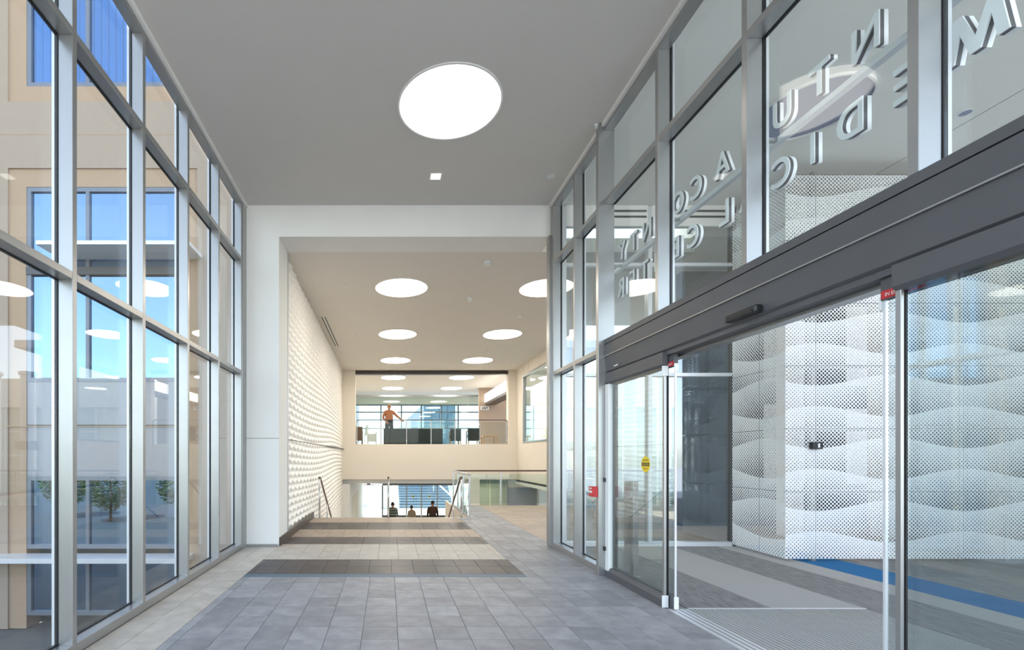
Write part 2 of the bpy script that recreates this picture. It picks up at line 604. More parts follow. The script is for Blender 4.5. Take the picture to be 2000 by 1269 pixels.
# tan floor of the side landing
land = struct(box('floor', 2.955, 15.0, 8.02, 14.50, -0.25, -0.006, 'grout'))
box('landing_slab', 1.97, 2.955, 11.62, 14.50, -0.25, -0.006, 'grout', land)
for i in range(5):
    for j in range(11):
        tile('tan_tile', 2.77 + .6 * i, 2.77 + .6 * (i + 1), 8.02 + .58 * j, 8.02 + .58 * (j + 1), 'tile_tan', land)
for j in range(10):
    for x0, x1 in cols(1.99, 2.77, 0.0857, 0.2996):
        tile('grey_tile', x0, x1, 11.57 + .288 * j, 11.57 + .288 * (j + 1), 'tile_grey', land)
bm = bmesh.new()
for i in range(15):
    for j in range(11):
        add_box(bm, 5.772 + .6 * i, 5.768 + .6 * (i + 1), 8.022 + .58 * j, 8.018 + .58 * (j + 1), -0.012, 0)
o = link('tan_tile_field', bm_mesh(bm, 'tile_tan'), None, (0, 0, 0), land)
o['kind'] = 'stuff'

# ------------------------------------------------------------------ ceiling of the entrance
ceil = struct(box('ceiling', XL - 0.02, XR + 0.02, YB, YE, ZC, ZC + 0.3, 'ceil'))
box('sun_gap_fill', XR + 0.021, XGR + 0.049, YB, 7.95, 5.665, 5.95, 'ceil', ceil)  # added filler, keeps sun from leaking in above the right glass
box('ceiling_reveal', XL - 0.02, XL + 0.03, YB, YE, 5.618, ZC + 0.001, 'trim_white', ceil)
box('ceiling_reveal', XR - 0.03, XR + 0.02, YB, YE, 5.618, ZC + 0.001, 'trim_white', ceil)

# ------------------------------------------------------------------ left curtain wall (window_1)
w1 = empty('window_1', (XL, 3.5, 0), kind='structure')
LY = [3.56 + 1.025 * k for k in range(-4, 5)]            # near face of each mullion
TR = [(2.82, 2.878), (4.65, 4.705)]
for y in LY:
    box('mullion', XGL + 0.012, XL, y, y + 0.052, 0.0, 5.615, 'alu', w1, 0.003)
    box('pressure_plate', XGL - 0.034, XGL - 0.012, y - 0.004, y + 0.056, -0.2, 5.8, 'alu_light', w1)
    box('gasket', XGL - 0.012, XGL + 0.012, y - 0.006, y + 0.058, 0.0, 5.615, 'gasket', w1)
edges = [YB] + LY
for i in range(len(LY)):
    y0 = (LY[i - 1] + 0.052) if i else YB
    y1 = LY[i]
    for z0, z1 in TR:
        box('transom', XGL + 0.012, XL, y0, y1, z0, z1, 'alu', w1, 0.003)
        box('gasket', XGL - 0.012, XGL + 0.012, y0, y1, z0 - .006, z1 + .006, 'gasket', w1)
    box('sill_rail', XGL + 0.012, XL, y0, y1, 0.0, 0.082, 'alu', w1, 0.003)
    box('gasket', XGL - 0.012, XGL + 0.012, y0, y1, 0.0, 0.092, 'gasket', w1)
    box('head_rail', XGL + 0.012, XL, y0, y1, 5.572, 5.616, 'alu', w1, 0.003)
    for z0, z1 in ((0.092, 2.814), (2.884, 4.644), (4.711, 5.572)):
        box('pane', XGL - 0.006, XGL + 0.006, y0 + .006, y1 - .006, z0, z1, 'glass', w1)
box('jamb', XGL - 0.03, XL + 0.01, LY[-1] + 0.052, YE, 0.0, 5.615, 'alu', w1)

# ------------------------------------------------------------------ end wall with the wide opening
wend = struct(box('wall_end', XL - 0.20, -1.805, YE, YE + 0.60, 0.0, 5.9, 'wall_white'))
box('end_beam', -1.805, 2.75, YE, YE + 0.60, ZH, 5.9, 'wall_white', wend)
box('wall_joint', XL, -1.805, YE - 0.0015, YE + .01, 1.786, 1.796, 'grout', wend)
box('reveal_return', -1.90, -1.806, YE + 0.60, 8.60, -0.25, ZH, 'wall_white', wend)
box('base_strip', XL + .01, -1.815, YE - 0.006, YE, 0.0, 0.035, 'alu', wend)
# dark skirting running to the stair
prism('baseboard_left', [(-1.815, 0.0), (-1.785, 0.0), (-1.785, 0.135), (-1.815, 0.145)], 'Y', 7.93, 11.58, 'base_brown')['kind'] = 'structure'

# ------------------------------------------------------------------ wave-relief wall of the hall
ww = struct(box('wall_left', -2.35, -1.935, 8.55, YF + 12, ZLOW, ZH + 0.3, 'wall_cream'))


def wave_panel(z0, z1, y0=8.60, y1=YF):
    ny, nz = 330, int((z1 - z0) / 0.0175)
    rib = 0.14
    vs, fs = [], []
    for j in range(nz + 1):
        z = z0 + (z1 - z0) * j / nz
        for i in range(ny + 1):
            yy = y0 + (y1 - y0) * i / ny
            u = yy + 0.22 * math.sin(z * 0.9) + 0.06 * z
            c = math.cos(2 * math.pi * u / 0.44)
            big = 0.06 * math.sin(0.55 * yy + 0.8 * z)
            q = (z + big) / rib
            k0 = math.floor(q) - 1
            best = None
            ed = []
            for k in range(k0, k0 + 4):
                ed.append(k * rib + (0.034 if k % 2 == 0 else -0.034) * c - big)
            ed.sort()
            t = 0.5
            for a, b in zip(ed[:-1], ed[1:]):
                if a <= z <= b:
                    t = (z - a) / max(b - a, 1e-4)
                    wd = b - a
                    break
            d = 0.045 * (abs(2 * t - 1) ** 1.5)
            xw = -1.80 - (yy - YE) * 0.0078
            vs.append((xw - 0.06 + d, yy, z))
    for j in range(nz):
        for i in range(ny):
            a = j * (ny + 1) + i
            fs.append((a, a + 1, a + ny + 2, a + ny + 1))
    me = bpy.data.meshes.new('wave_panel')
    me.from_pydata(vs, [], fs)
    me.materials.append(M['wave'])
    for p in me.polygons:
        p.use_smooth = True
    return link('wave_panel', me, None, (0, 0, 0), ww)


wave_panel(1.81, ZH)
wave_panel(-2.4, 1.795)
box('panel_joint', -1.95, -1.86, 8.60, YF, 1.792, 1.812, 'base_brown', ww)
tube('corner_bead', [(-1.80, 8.60, -0.2), (-1.80, 8.60, ZH)], 0.012, 'alu_light', ww)

# ------------------------------------------------------------------ hall ceiling
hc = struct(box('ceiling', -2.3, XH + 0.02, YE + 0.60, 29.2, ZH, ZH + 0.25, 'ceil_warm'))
box('ceiling_slab', XH + 0.02, 7.6, 16.0, 29.2, ZH, ZH + 0.25, 'ceil_warm', hc)
sd = empty('slot_diffuser', (-1.68, 14.0, ZH), 'twin black linear air slot in the hall ceiling beside the wave wall', 'air vent')
box('slot', -1.745, -1.705, 12.5, 15.8, ZH - 0.004, ZH + 0.002, 'black', sd)
box('slot', -1.665, -1.625, 12.5, 15.8, ZH - 0.004, ZH + 0.002, 'black', sd)
box('bar', -1.705, -1.665, 12.5, 15.8, ZH - 0.005, ZH + 0.002, 'trim_white', sd)

# ------------------------------------------------------------------ far wall with upper gallery opening
fw = struct(box('wall_far', -1.95, XH + 0.3, YF, YF + 0.35, 0.50, ZU, 'wall_cream'))
xo0, xo1 = at(694, 0, YF).x, at(993, 0, YF).x
box('pier', -1.95, xo0, YF, YF + 0.35, ZU, ZH, 'wall_cream', fw)
box('pier', xo1, XH, YF, YF + 0.35, ZU, ZH, 'wall_cream', fw)
box('blind_pocket', xo0, xo1, YF + .02, YF + 0.3, 4.99, ZH - 0.03, 'base_brown', fw)
struct(box('floor', -2.3, XH, YF + 0.35, 29.2, 1.7, ZU, 'tile_cream'))
# right side wall of the hall with its tall window
wr = struct(box('wall_right', XH, XH + 0.3, 16.0, YF, 0.50, 2.02, 'wall_cream'))
box('wall_panel', XH, XH + 0.3, 16.0, YF, 4.74, ZH, 'wall_cream', wr)
box('wall_panel', XH, XH + 0.3, 19.25, YF, 2.02, 4.74, 'wall_cream', wr)
for y in (17.2, 18.5, 19.25):
    box('panel_joint', XH - .002, XH + .01, y, y + 0.012, 4.74, ZH, 'grout', wr)
box('soffit_edge', XH - 0.02, XH + 0.35, 11.0, YF, 0.30, 0.42, 'trim_white', wr)
box('shadow_gap', XH, XH + 0.3, 11.0, YF, 0.42, 0.50, 'black', wr)
box('wall_panel', XH, XH + 0.3, 14.5, 16.0, 0.50, 1.0, 'wall_cream', wr)
w5 = empty('window_5', (XH, 17.6, 2.02), kind='structure')
box('frame_rail', XH - .02, XH + .12, 16.0, 19.25, 2.02, 2.08, 'alu', w5)
box('frame_rail', XH - .02, XH + .12, 16.0, 19.25, 4.66, 4.74, 'alu', w5)
box('frame_stile', XH - .02, XH + .12, 19.17, 19.25, 2.08, 4.66, 'alu', w5)
box('frame_stile', XH - .02, XH + .12, 16.0, 16.08, 2.08, 4.66, 'alu', w5)
box('pane', XH + .04, XH + .05, 16.08, 19.17, 2.08, 4.66, 'glass_rail', w5)
struct(box('floor', XH + 0.301, 7.6, 16.0, 29.2, 1.7, ZU, 'carpet_light'))

# upper room: far facade
w6 = empty('window_6', (2.0, 29.2, ZU), kind='structure')
for px in (694, 744, 784, 823, 862, 895, 938):
    x = at(px, 0, 29.2).x
    box('mullion', x - 0.04, x + 0.04, 29.2, 29.32, ZU, 4.62, 'frame_blue', w6)
for z in (2.04, 3.18, 4.18, 4.62):
    box('transom', -2.1, 7.6, 29.2, 29.32, z - 0.035, z + 0.035, 'frame_blue', w6)
for a, b in zip((694, 744, 784, 823, 862, 895, 938, 1000), (744, 784, 823, 862, 895, 938, 1000, 1060)):
    xa, xb = at(a, 0, 29.2).x + .04, at(b, 0, 29.2).x - .04
    box('pane', xa, xb, 29.25, 29.26, 2.075, 4.585, 'glass_far', w6)
box('lintel', -2.3, 7.6, 29.2, 29.5, 4.655, ZH, 'wall_white', w6)
# frameless glass partition in front of the sofas
w7 = empty('window_7', (1.5, 27.0, ZU), kind='structure')
box('partition_head', -2.1, 5.3, 27.0, 27.08, 4.86, 4.95, 'alu', w7)
for k in range(3):
    box('pane', -2.1 + 2.46 * k, -2.1 + 2.45 * (k + 1), 27.03, 27.045, ZU, 4.86, 'glass_rail', w7)
# beige wall and bulkhead with cove light in the upper room
wb = struct(box('wall_back', 4.9, 7.4, 25.5, 25.7, ZU, ZH, 'wall_tan'))
bk = empty('ceiling_cove', (5.4, 23.0, 4.3), 'dark bulkhead with glowing cove light in the upper room', 'ceiling cove')
box('bulkhead', 5.2, XH + 0.25, 20.7, 25.4, 4.20, 4.34, 'base_brown', bk)
prism('cove_strip', [(5.17, 4.36), (5.30, 4.36), (5.30, 4.78), (5.17, 4.78)], 'Y', 20.7, 25.4, 'cove', bk)
ex = empty('exit_sign', (5.12, 25.4, 4.05), 'small white exit sign with dark letters on the beige upper wall', 'sign')
box('sign_plate', 4.98, 5.42, 25.44, 25.498, 3.95, 4.15, 'soft_white', ex)
text('sign_lettering', 'EXIT', 0.16, 0.01, 'black', (5.20, 25.435, 3.99), (math.pi / 2, 0, 0), ex, 0.004)

# ------------------------------------------------------------------ round ceiling lights
def round_light(x, y, z, r, label, group=None, lamp='lamp', drop=0.012):
    t = empty('ceiling_light', (x, y, z), label, 'ceiling light', group)
    link('trim_ring', ring_mesh(r + 0.022, r, drop, 'trim_white'), None, (x, y, z - drop), t)
    bm = bmesh.new()
    bmesh.ops.create_circle(bm, cap_ends=True, segments=64, radius=r)
    bmesh.ops.rotate(bm, matrix=Matrix.Rotation(math.pi, 3, 'X'), verts=bm.verts)
    me = bpy.data.meshes.new('disc')
    bm.to_mesh(me)
    bm.free()
    me.materials.append(M[lamp])
    link('diffuser', me, None, (x, y, z - 0.003), t)
    return t


Ya = F * (ZC - EYE) / 769.5
Yb = F * (ZC - EYE) / 618.2
round_light(at(878.2, 0, (Ya + Yb) / 2).x, (Ya + Yb) / 2, ZC, (Yb - Ya) / 2 - 0.02, 'large round white light glowing in the grey entrance ceiling', lamp='lamp_day')
for i, y in enumerate((10.33, 14.27, 18.17)):
    nm = ('nearest the entrance beam', 'midway down the hall', 'close to the gallery opening')[i]
    round_light(0.30, y, ZH, 0.56, 'round glowing ceiling light of the row beside the wave wall, ' + nm, 'round hall lights')
    round_light(3.44, y, ZH, 0.56, 'round glowing ceiling light of the row over the side landing, ' + nm, 'round hall lights')
for i, y in enumerate((22.14, 25.67)):
    nm = ('just inside the gallery', 'near the glass partition')[i]
    round_light(0.27, y, ZH, 0.56, 'round glowing upper room light over the sofas, ' + nm, 'upper room lights', 'lamp_up')
    round_light(3.44, y, ZH, 0.56, 'round glowing upper room light over the armchairs, ' + nm, 'upper room lights', 'lamp_up')
for y in (19.2, 22.8):
    round_light(6.6, y, ZH, 0.45, 'round glowing light behind the side window of the hall, ' + ('close to the pane' if y < 20 else 'deeper in the side room'), 'side room lights')
sq = empty('square_downlight', (0.72, 7.09, ZC), 'small square recessed downlight in the grey entrance ceiling', 'downlight')
c = at(851, 344, F * (ZC - EYE) / 546)
box('frame', c.x - .088, c.x + .088, c.y - .088, c.y + .088, ZC - 0.005, ZC + 0.004, 'trim_white', sq)
box('lens', c.x - .07, c.x + .07, c.y - .07, c.y + .07, ZC - 0.009, ZC - 0.005, 'lamp_day', sq)


def ceiling_bit(px, py, z, name, label, r, h):
    y = F * (z - EYE) / (CY - py)
    x = at(px, 0, y).x
    t = empty(name, (x, y, z), label, 'detector' if 'detector' in name else 'sprinkler')
    cyl('base', (x, y, z - h * .25), r, h * .5, 'soft_white', t, 24)
    cyl('head', (x, y, z - h * .75), r * .75, h * .5, 'soft_white', t, 24, r * .5)
    return t


ceiling_bit(952, 511, ZH, 'smoke_detector', 'white round smoke detector in the hall ceiling nearest the entrance beam', 0.07, 0.07)
ceiling_bit(918, 581, ZH, 'smoke_detector', 'white smoke detector between the two nearest hall lights', 0.06, 0.09)
ceiling_bit(1016, 616, ZH, 'smoke_detector', 'white smoke detector in front of the landing row of lights', 0.06, 0.05)
ceiling_bit(1076, 344, ZC, 'fire_sprinkler', 'flat round sprinkler cover in the grey entrance ceiling', 0.055, 0.012)
ceiling_bit(1165, 243, ZC, 'fire_sprinkler', 'tiny sprinkler head above the deep door post', 0.025, 0.05)
ceiling_bit(672, 557, ZH, 'fire_sprinkler', 'small sprinkler cover in the hall ceiling by the wave wall', 0.04, 0.01)
ceiling_bit(951, 684, ZH, 'fire_sprinkler', 'small sprinkler head between landing lights near the gallery', 0.04, 0.05)
ceiling_bit(694, 652, ZH, 'fire_sprinkler', 'small sprinkler head beside the twin air slot', 0.04, 0.04)

# ------------------------------------------------------------------ right curtain wall above and beside the doors (window_2)
w2 = empty('window_2', (XR, 4.0, 0), kind='structure')
RYs = [6.90, 7.78]                                    # two narrow bays by the hall
DYs = [4.77, 3.592, 2.429, 1.26, 0.09, -0.9]   # mullions above the door header
PX, PY0, PY1 = 2.638, 5.96, 6.03                      # deep post
box('deep_post', PX, XGR, PY0, PY1, 0.0, 5.66, 'alu', w2, 0.004)
for y in RYs:
    box('mullion', XR, XGR - .012, y, y + 0.052, 0.0, 5.615, 'alu', w2, 0.003)
    box('gasket', XGR - .012, XGR + .012, y - .006, y + .058, 0, 5.615, 'gasket', w2)
    box('pressure_plate', XGR + .012, XGR + .034, y - .004, y + .056, 0, 5.7, 'alu_light', w2)
for y0, y1 in ((PY1, RYs[0]), (RYs[0] + .052, RYs[1])):
    for z0, z1 in TR:
        box('transom', XR, XGR - .012, y0, y1, z0, z1, 'alu', w2, 0.003)
        box('gasket', XGR - .012, XGR + .012, y0, y1, z0 - .006, z1 + .006, 'gasket', w2)
    box('sill_rail', XR, XGR - .012, y0, y1, 0.0, 0.082, 'alu', w2, 0.003)
    box('gasket', XGR - .012, XGR + .012, y0, y1, 0.0, 0.092, 'gasket', w2)
    box('head_rail', XR, XGR - .012, y0, y1, 5.572, 5.616, 'alu', w2, 0.003)
    for z0, z1 in ((0.092, 2.814), (2.884, 4.644), (4.711, 5.572)):
        box('pane', XGR - .006, XGR + .006, y0 + .006, y1 - .006, z0, z1, 'glass', w2)
box('corner_post', XR, XGR + .05, RYs[1] + 0.052, 7.98, 0.0, 5.66, 'alu', w2)
box('corner_cover', 2.665, XR, 7.86, 7.98, 0.0, ZH, 'alu', w2)
for y in DYs:
    box('mullion', XR, XGR - .012, y, y + 0.055, 2.953, 5.615, 'alu', w2, 0.003)
    box('gasket', XGR - .012, XGR + .012, y - .006, y + .061, 2.953, 5.615, 'gasket', w2)
    box('pressure_plate', XGR + .012, XGR + .034, y - .004, y + .059, 2.9, 5.7, 'alu_light', w2)
dd = [PY0] + DYs
for a, b in zip(dd[:-1], dd[1:]):
    y0, y1 = b + 0.055, a
    box('transom', XR, XGR - .012, y0, y1, 4.65, 4.705, 'alu', w2, 0.003)
    box('gasket', XGR - .012, XGR + .012, y0, y1, 4.644, 4.711, 'gasket', w2)
    box('head_rail', XR, XGR - .012, y0, y1, 5.572, 5.616, 'alu', w2, 0.003)
    for z0, z1 in ((2.96, 4.644), (4.711, 5.572)):
        box('pane', XGR - .006, XGR + .006, y0 + .006, y1 - .006, z0, z1, 'glass', w2)
box('sill_transom', XR, XGR, YB, PY0, 2.893, 2.953, 'alu_dark', w2, 0.002)

# ------------------------------------------------------------------ automatic sliding door (door_1)
d1 = empty('door_1', (2.75, 3.66, 0), kind='structure')
box('joint', XR + .012, XGR, YB, PY0, 2.882, 2.893, 'gasket', d1)
box('header_panel', XR - .004, XGR, YB, PY0, 2.742, 2.883, 'alu_dark', d1, 0.003)
box('header_bead', XR - .012, XR + .004, YB, PY0, 2.733, 2.742, 'alu', d1)
prism('header_cover', [(2.715, 2.733), (2.84, 2.733), (2.84, 2.535), (2.755, 2.535), (2.735, 2.55)], 'Y', YB, PY0, 'alu_dark', d1)
box('track', 2.76, 2.93, YB, PY0, 2.495, 2.535, 'alu_dark', d1)
box('rear_header', 2.86, 2.95, YB, PY0, 2.47, 2.96, 'alu', d1)
HEAD = [(2.722, 2.527), (2.775, 2.527), (2.775, 2.385), (2.745, 2.385), (2.722, 2.41)]
YS_far, YS_near = 4.715, 2.572         # free ends of the two sidelites
for (y0, y1, st) in ((YS_far, PY0, YS_far), (-0.10, YS_near, YS_near)):
    prism('sidelite_head', HEAD, 'Y', y0, y1, 'alu_dark', d1)
    prism('sidelite_rail', [(2.715, 0.0), (2.775, 0.0), (2.775, 0.115), (2.745, 0.115), (2.718, 0.075)], 'Y', y0, y1, 'alu_dark', d1)
    box('sidelite_pane', 2.744, 2.756, y0 + .02, y1 - .06, 0.11, 2.39, 'glass', d1)
box('sidelite_stile', 2.738, 2.762, YS_far, YS_far + .03, 0.0, 2.39, 'alu', d1, 0.003)
box('sidelite_stile', 2.741, 2.759, YS_near - .03, YS_near, 0.0, 2.39, 'alu', d1, 0.003)
box('jamb_stile', 2.72, 2.80, PY0 - .09, PY0 - 0.002, 0.0, 2.39, 'trim_white', d1, 0.003)
box('jamb_gasket', 2.775, 2.835, PY0 - .10, PY0 - 0.09, 0.1, 2.39, 'gasket', d1)
for z in (1.20, 0.343):
    cyl('hinge_knuckle', (2.715, PY0 - 0.012, z), 0.018, 0.05, 'black', d1, 16)
YLf, YLn = 4.632, 2.69                  # leading edges of the open leaves
for (y0, y1, lead, s) in ((YLf, 5.86, YLf, 1), (1.46, YLn, YLn, -1)):
    leaf = box('leaf_rail', 2.785, 2.825, y0, y1, 0.012, 0.125, 'alu_dark', d1)
    box('leaf_head', 2.785, 2.825, y0, y1, 2.375, 2.495, 'alu_dark', leaf)
    box('leaf_pane', 2.799, 2.811, y0 + .012, y1 - .02, 0.125, 2.375, 'glass', leaf)
    l0, l1 = (lead, lead + 0.016) if s > 0 else (lead - 0.016, lead)
    box('lead_stile', 2.797, 2.813, l0, l1, 0.125, 2.375, 'alu_light', leaf, 0.002)
    e0, e1 = (lead - 0.012, lead) if s > 0 else (lead, lead + 0.012)
    box('end_cap', 2.783, 2.827, e0, e1, 0.010, 0.13, 'soft_white', leaf, 0.004)
    box('end_cap', 2.785, 2.825, e0, e1, 2.32, 2.40, 'soft_white', leaf, 0.004)
box('brush_seal', 2.775, 2.786, YS_far + .001, YS_far + .022, 0.02, 2.39, 'gasket', d1)
box('brush_seal', 2.775, 2.786, YS_near - .022, YS_near - .001, 0.02, 2.39, 'gasket', d1)
box('end_cap', 2.714, 2.776, YS_far - 0.012, YS_far, 0.0, 0.12, 'soft_white', d1, 0.004)
box('end_cap', 2.714, 2.776, YS_far - 0.012, YS_far, 2.29, 2.39, 'soft_white', d1, 0.004)
thr = box('threshold', 2.735, 2.93, YB, YLf + 0.02, -0.006, 0.006, 'alu_light', d1)
for x in (2.775, 2.83, 2.885):
    box('threshold_groove', x, x + .006, YB, YLf + 0.01, 0.006, 0.0075, 'gasket', thr)
box('door_nameplate', 2.716, 2.724, 5.62, 5.72, 2.57, 2.585, 'alu_light', d1)
# things on the door
ms = empty('motion_sensor', (2.72, 3.62, 2.55), 'black motion sensor bar fixed to the dark door header', 'sensor')
box('housing', 2.672, 2.728, 3.46, 3.78, 2.548, 2.605, 'black', ms, 0.012)
box('sensor_window', 2.667, 2.674, 3.49, 3.75, 2.553, 2.578, 'gasket', ms, 0.002)
st = empty('caution_sticker', (2.741, 5.06, 1.41), 'yellow oval caution sticker on the fixed glass beside the sliding door', 'sticker')
bm = bmesh.new()
bmesh.ops.create_cone(bm, cap_ends=True, segments=40, radius1=0.085, radius2=0.085, depth=0.002)
bmesh.ops.rotate(bm, matrix=Matrix.Rotation(math.pi / 2, 3, 'Y'), verts=bm.verts)
link('sticker_disc', bm_mesh(bm, 'yellow'), None, (2.742, 5.06, 1.41), st)
box('sticker_band', 2.7396, 2.7408, 4.985, 5.135, 1.392, 1.428, 'black', st)
RIN = (math.pi / 2, 0, -math.pi / 2)
text('sticker_lettering', 'AUTOMATIC', 0.022, 0.0005, 'black', (2.7402, 5.06, 1.446), RIN, st)
text('sticker_lettering', 'CAUTION', 0.030, 0.0005, 'yellow', (2.7390, 5.06, 1.400), RIN, st)
text('sticker_lettering', 'DOOR', 0.026, 0.0005, 'red', (2.7402, 5.06, 1.355), RIN, st)
for i in range(2):
    yc = (2.575, 4.745)[i]
    lab = ('red emergency label on the door leaf rail next to the motion sensor opening edge',
           'red emergency label on the door leaf rail nearer the deep post')[i]
    tt = empty('emergency_label', (2.783, yc, 2.40), lab, 'label')
    box('label_strip', 2.7825, 2.7845, yc - 0.11, yc + 0.11, 2.380, 2.425, 'red', tt)
    text('label_lettering', 'IN EMERGENCY', 0.030, 0.0005, 'soft_white', (2.782, yc, 2.391), RIN, tt, 0.0, 0.85)
fa = empty('fire_alarm', (2.60, 5.97, 1.05), 'red fire alarm pull station on the deep aluminium door post', 'fire alarm')
box('alarm_body', 2.57, 2.637, 5.965, 6.09, 0.985, 1.115, 'red', fa, 0.006)
box('pull_bar', 2.560, 2.572, 5.985, 6.07, 1.035, 1.060, 'soft_white', fa, 0.003)
box('alarm_lettering', 2.5685, 2.5700, 5.995, 6.06, 1.082, 1.098, 'soft_white', fa)

# ------------------------------------------------------------------ raised lettering outside the glass
sg = empty('wall_sign', (2.99, 4.2, 3.5), 'white raised mirror-reading letters on a metal bar outside the glass above the doors', 'sign')
box('sign_bar', 2.95, 3.00, -0.8, 6.22, 3.872, 3.915, 'alu_light', sg, 0.004)
for y in (1.3, 2.45, 3.6, 4.8, 5.98):
    box('bar_bracket', 2.86, 2.96, y, y + 0.03, 3.88, 3.905, 'alu', sg)
ROUT = (math.pi / 2, 0, math.pi / 2)
cap = 0.218
size = cap / 0.729
TOP = [('V', 2.33), ('E', 2.645), ('N', 2.955), ('T', 3.27), ('U', 3.58), ('R', 3.90), ('A', 4.22),
       ('C', 4.58), ('O', 4.87), ('U', 5.17), ('N', 5.45), ('T', 5.74), ('Y', 6.03)]
BOT = [('M', 2.40), ('E', 2.73), ('D', 3.05), ('I', 3.32), ('C', 3.59), ('A', 3.92), ('L', 4.19),
       ('C', 4.63), ('E', 4.90), ('N', 5.20), ('T', 5.50), ('E', 5.77), ('R', 6.04)]
MPTS = [(0, 0), (.046, 0), (.070, .135), (.113, 0), (.157, 0), (.200, .135), (.224, 0), (.270, 0), (.232, .225), (.187, .225),
        (.135, .075), (.083, .225), (.038, .225)]


def letter(ch, y, z):
    """a pale back plate, a dark core and a pale face, one behind the other"""
    if ch == 'M':
        pts = [(y - .135 + a, z + b) for a, b in MPTS]
        face = prism('letter', pts, 'X', 2.992, 3.018, 'letter', sg)
        prism('letter_core', pts, 'X', 2.968, 2.992, 'alu_dark', face)
        prism('letter_back', pts, 'X', 2.960, 2.968, 'letter', face)
        return
    face = text('letter', ch, size, 0.026, 'letter', (3.005, y, z), ROUT, sg, 0.003, 0.88)
    for nm, x, d, mt in (('letter_core', 2.980, 0.024, 'alu_dark'), ('letter_back', 2.964, 0.008, 'letter')):
        q = text(nm, ch, size, d, mt, (x, y, z), ROUT, sg, 0.003, 0.88)
        q.parent = face
        q.location = (0, 0, x - 3.005)
        q.rotation_euler = (0, 0, 0)


for ch, y in TOP:
    letter(ch, y, 3.985)
for ch, y in BOT:
    letter(ch, y, 3.540)

# ------------------------------------------------------------------ vestibule
vf = struct(box('floor', 2.955, 15.0, YB, 8.02, -0.25, -0.008, 'mat_base'))
YV = 7.96
for x0, x1, mt in ((2.955, 3.79, 'carpet_dark'), (3.79, 4.70, 'carpet_light')):
    box('carpet_strip', x0, x1, 4.69, YV, -0.008, 0.0, mt, vf)
for x0, x1, mt in ((4.70, 5.46, 'carpet_dark'), (5.46, 5.87, 'carpet_light'), (5.87, 6.50, 'carpet_blue'), (6.50, 15.0, 'carpet_dark')):
    box('carpet_strip', x0, x1, YB, YV if x0 < 5.8 else 8.02, -0.008, 0.0 if x0 < 6.4 else -0.0005, mt, vf)
mt_ = empty('entrance_mat', (3.8, 3.0, 0), 'long grey ribbed entrance mat inside the open sliding door', 'mat')
box('mat_edge', 2.955, 4.70, 4.670, 4.692, -0.008, 0.003, 'alu_light', mt_)
nr = 40
me = None
for k in range(nr):
    x0 = 2.957 + (4.70 - 2.957) * k / nr
    box('mat_rib', x0, x0 + (4.70 - 2.957) / nr - 0.013, YB, 4.670, -0.008, 0.0, 'mat_rib', mt_)
# door-opener pedestal just behind the fixed glass
pd = empty('door_pedestal', (3.05, 5.95, 0), 'slim two-tone square post standing behind the sidelite glass', 'pedestal')
q = box('post', 2.985, 3.105, 5.89, 6.01, 0.0, 1.19, 'steel', pd, 0.004)
q.rotation_euler = (0, 0, math.radians(35))
q = cyl('push_plate', (2.985, 5.90, 1.02), 0.05, 0.012, 'alu_light', pd, 24, None, 'X')
q.rotation_euler = (0, 0, math.radians(35))
box('base_plate', 2.965, 3.125, 5.87, 6.03, 0.0, 0.008, 'alu', pd)
# far glass wall of the vestibule
w3 = empty('window_3', (4.3, YV, 0), kind='structure')
XV = [2.905, 4.327, 5.72]
for x in XV:
    box('mullion', x, x + 0.065, YV - 0.06, YV + 0.06, 0.0, 5.64, 'alu_light' if x < 5.5 else 'alu_dark', w3, 0.003)
for x0, x1 in ((2.97, 4.327), (4.392, 5.72)):
    box('sill_rail', x0, x1, YV - .06, YV + .06, 0.0, 0.07, 'alu_light', w3)
    for z0, z1 in TR:
        box('transom', x0, x1, YV - .06, YV + .06, z0, z1, 'alu_light', w3, 0.003)
    for z0, z1 in ((0.07, 2.82), (2.878, 4.65), (4.705, 5.32)):
        box('pane', x0, x1, YV - .006, YV + .006, z0, z1, 'glass_out', w3)
    box('head_panel', x0, x1, YV - .05, YV + .05, 5.32, 5.66, 'soffit', w3)
g1 = empty('linear_grille', (4.4, YV - .06, 5.5), 'pair of dark linear air grilles above the far vestibule glass', 'air vent')
for x0, x1 in ((3.6, 4.3), (4.45, 4.75), (4.9, 5.68)):
    for z in (5.47, 5.565):
        box('slot', x0, x1, YV - .058, YV - .05, z - .016, z + .016, 'black', g1)
# added sun-blocking canopy and slab, then the soffit over the vestibule
struct(box('ceiling', XH + 0.021, 15.0, 8.06, 14.45, 5.45, 5.75, 'soffit'))  # added canopy, shades the landing deck from the sun
struct(box('roof', -2.5, 16.0, 7.6, 9.2, 5.96, 6.2, 'soffit'))  # added slab, stops sun leaking through the ceiling gaps
so = struct(box('ceiling', XGR + .05, 14.0, YB, 8.05, 5.66, 5.95, 'soffit'))
box('soffit_joint', 7.215, 7.225, YB, 8.05, 5.658, 5.661, 'grout', so)
round_light(5.07, 5.72, 5.66, 0.55, 'added bluish disc in the outer soffit, standing in for the reflected entrance light', lamp='reflection_and_lens', drop=0.03)  # added disc, its blue imitates the entrance light mirrored in the glass
rd = empty('round_downlight', (7.0, 5.77, 5.66), 'small round downlight in the outer soffit beside the joint', 'downlight')
cyl('trim', (7.0, 5.77, 5.656), 0.07, 0.008, 'soft_white', rd, 32)
cyl('lens', (7.0, 5.77, 5.651), 0.055, 0.004, 'reflection_and_lens', rd, 32)
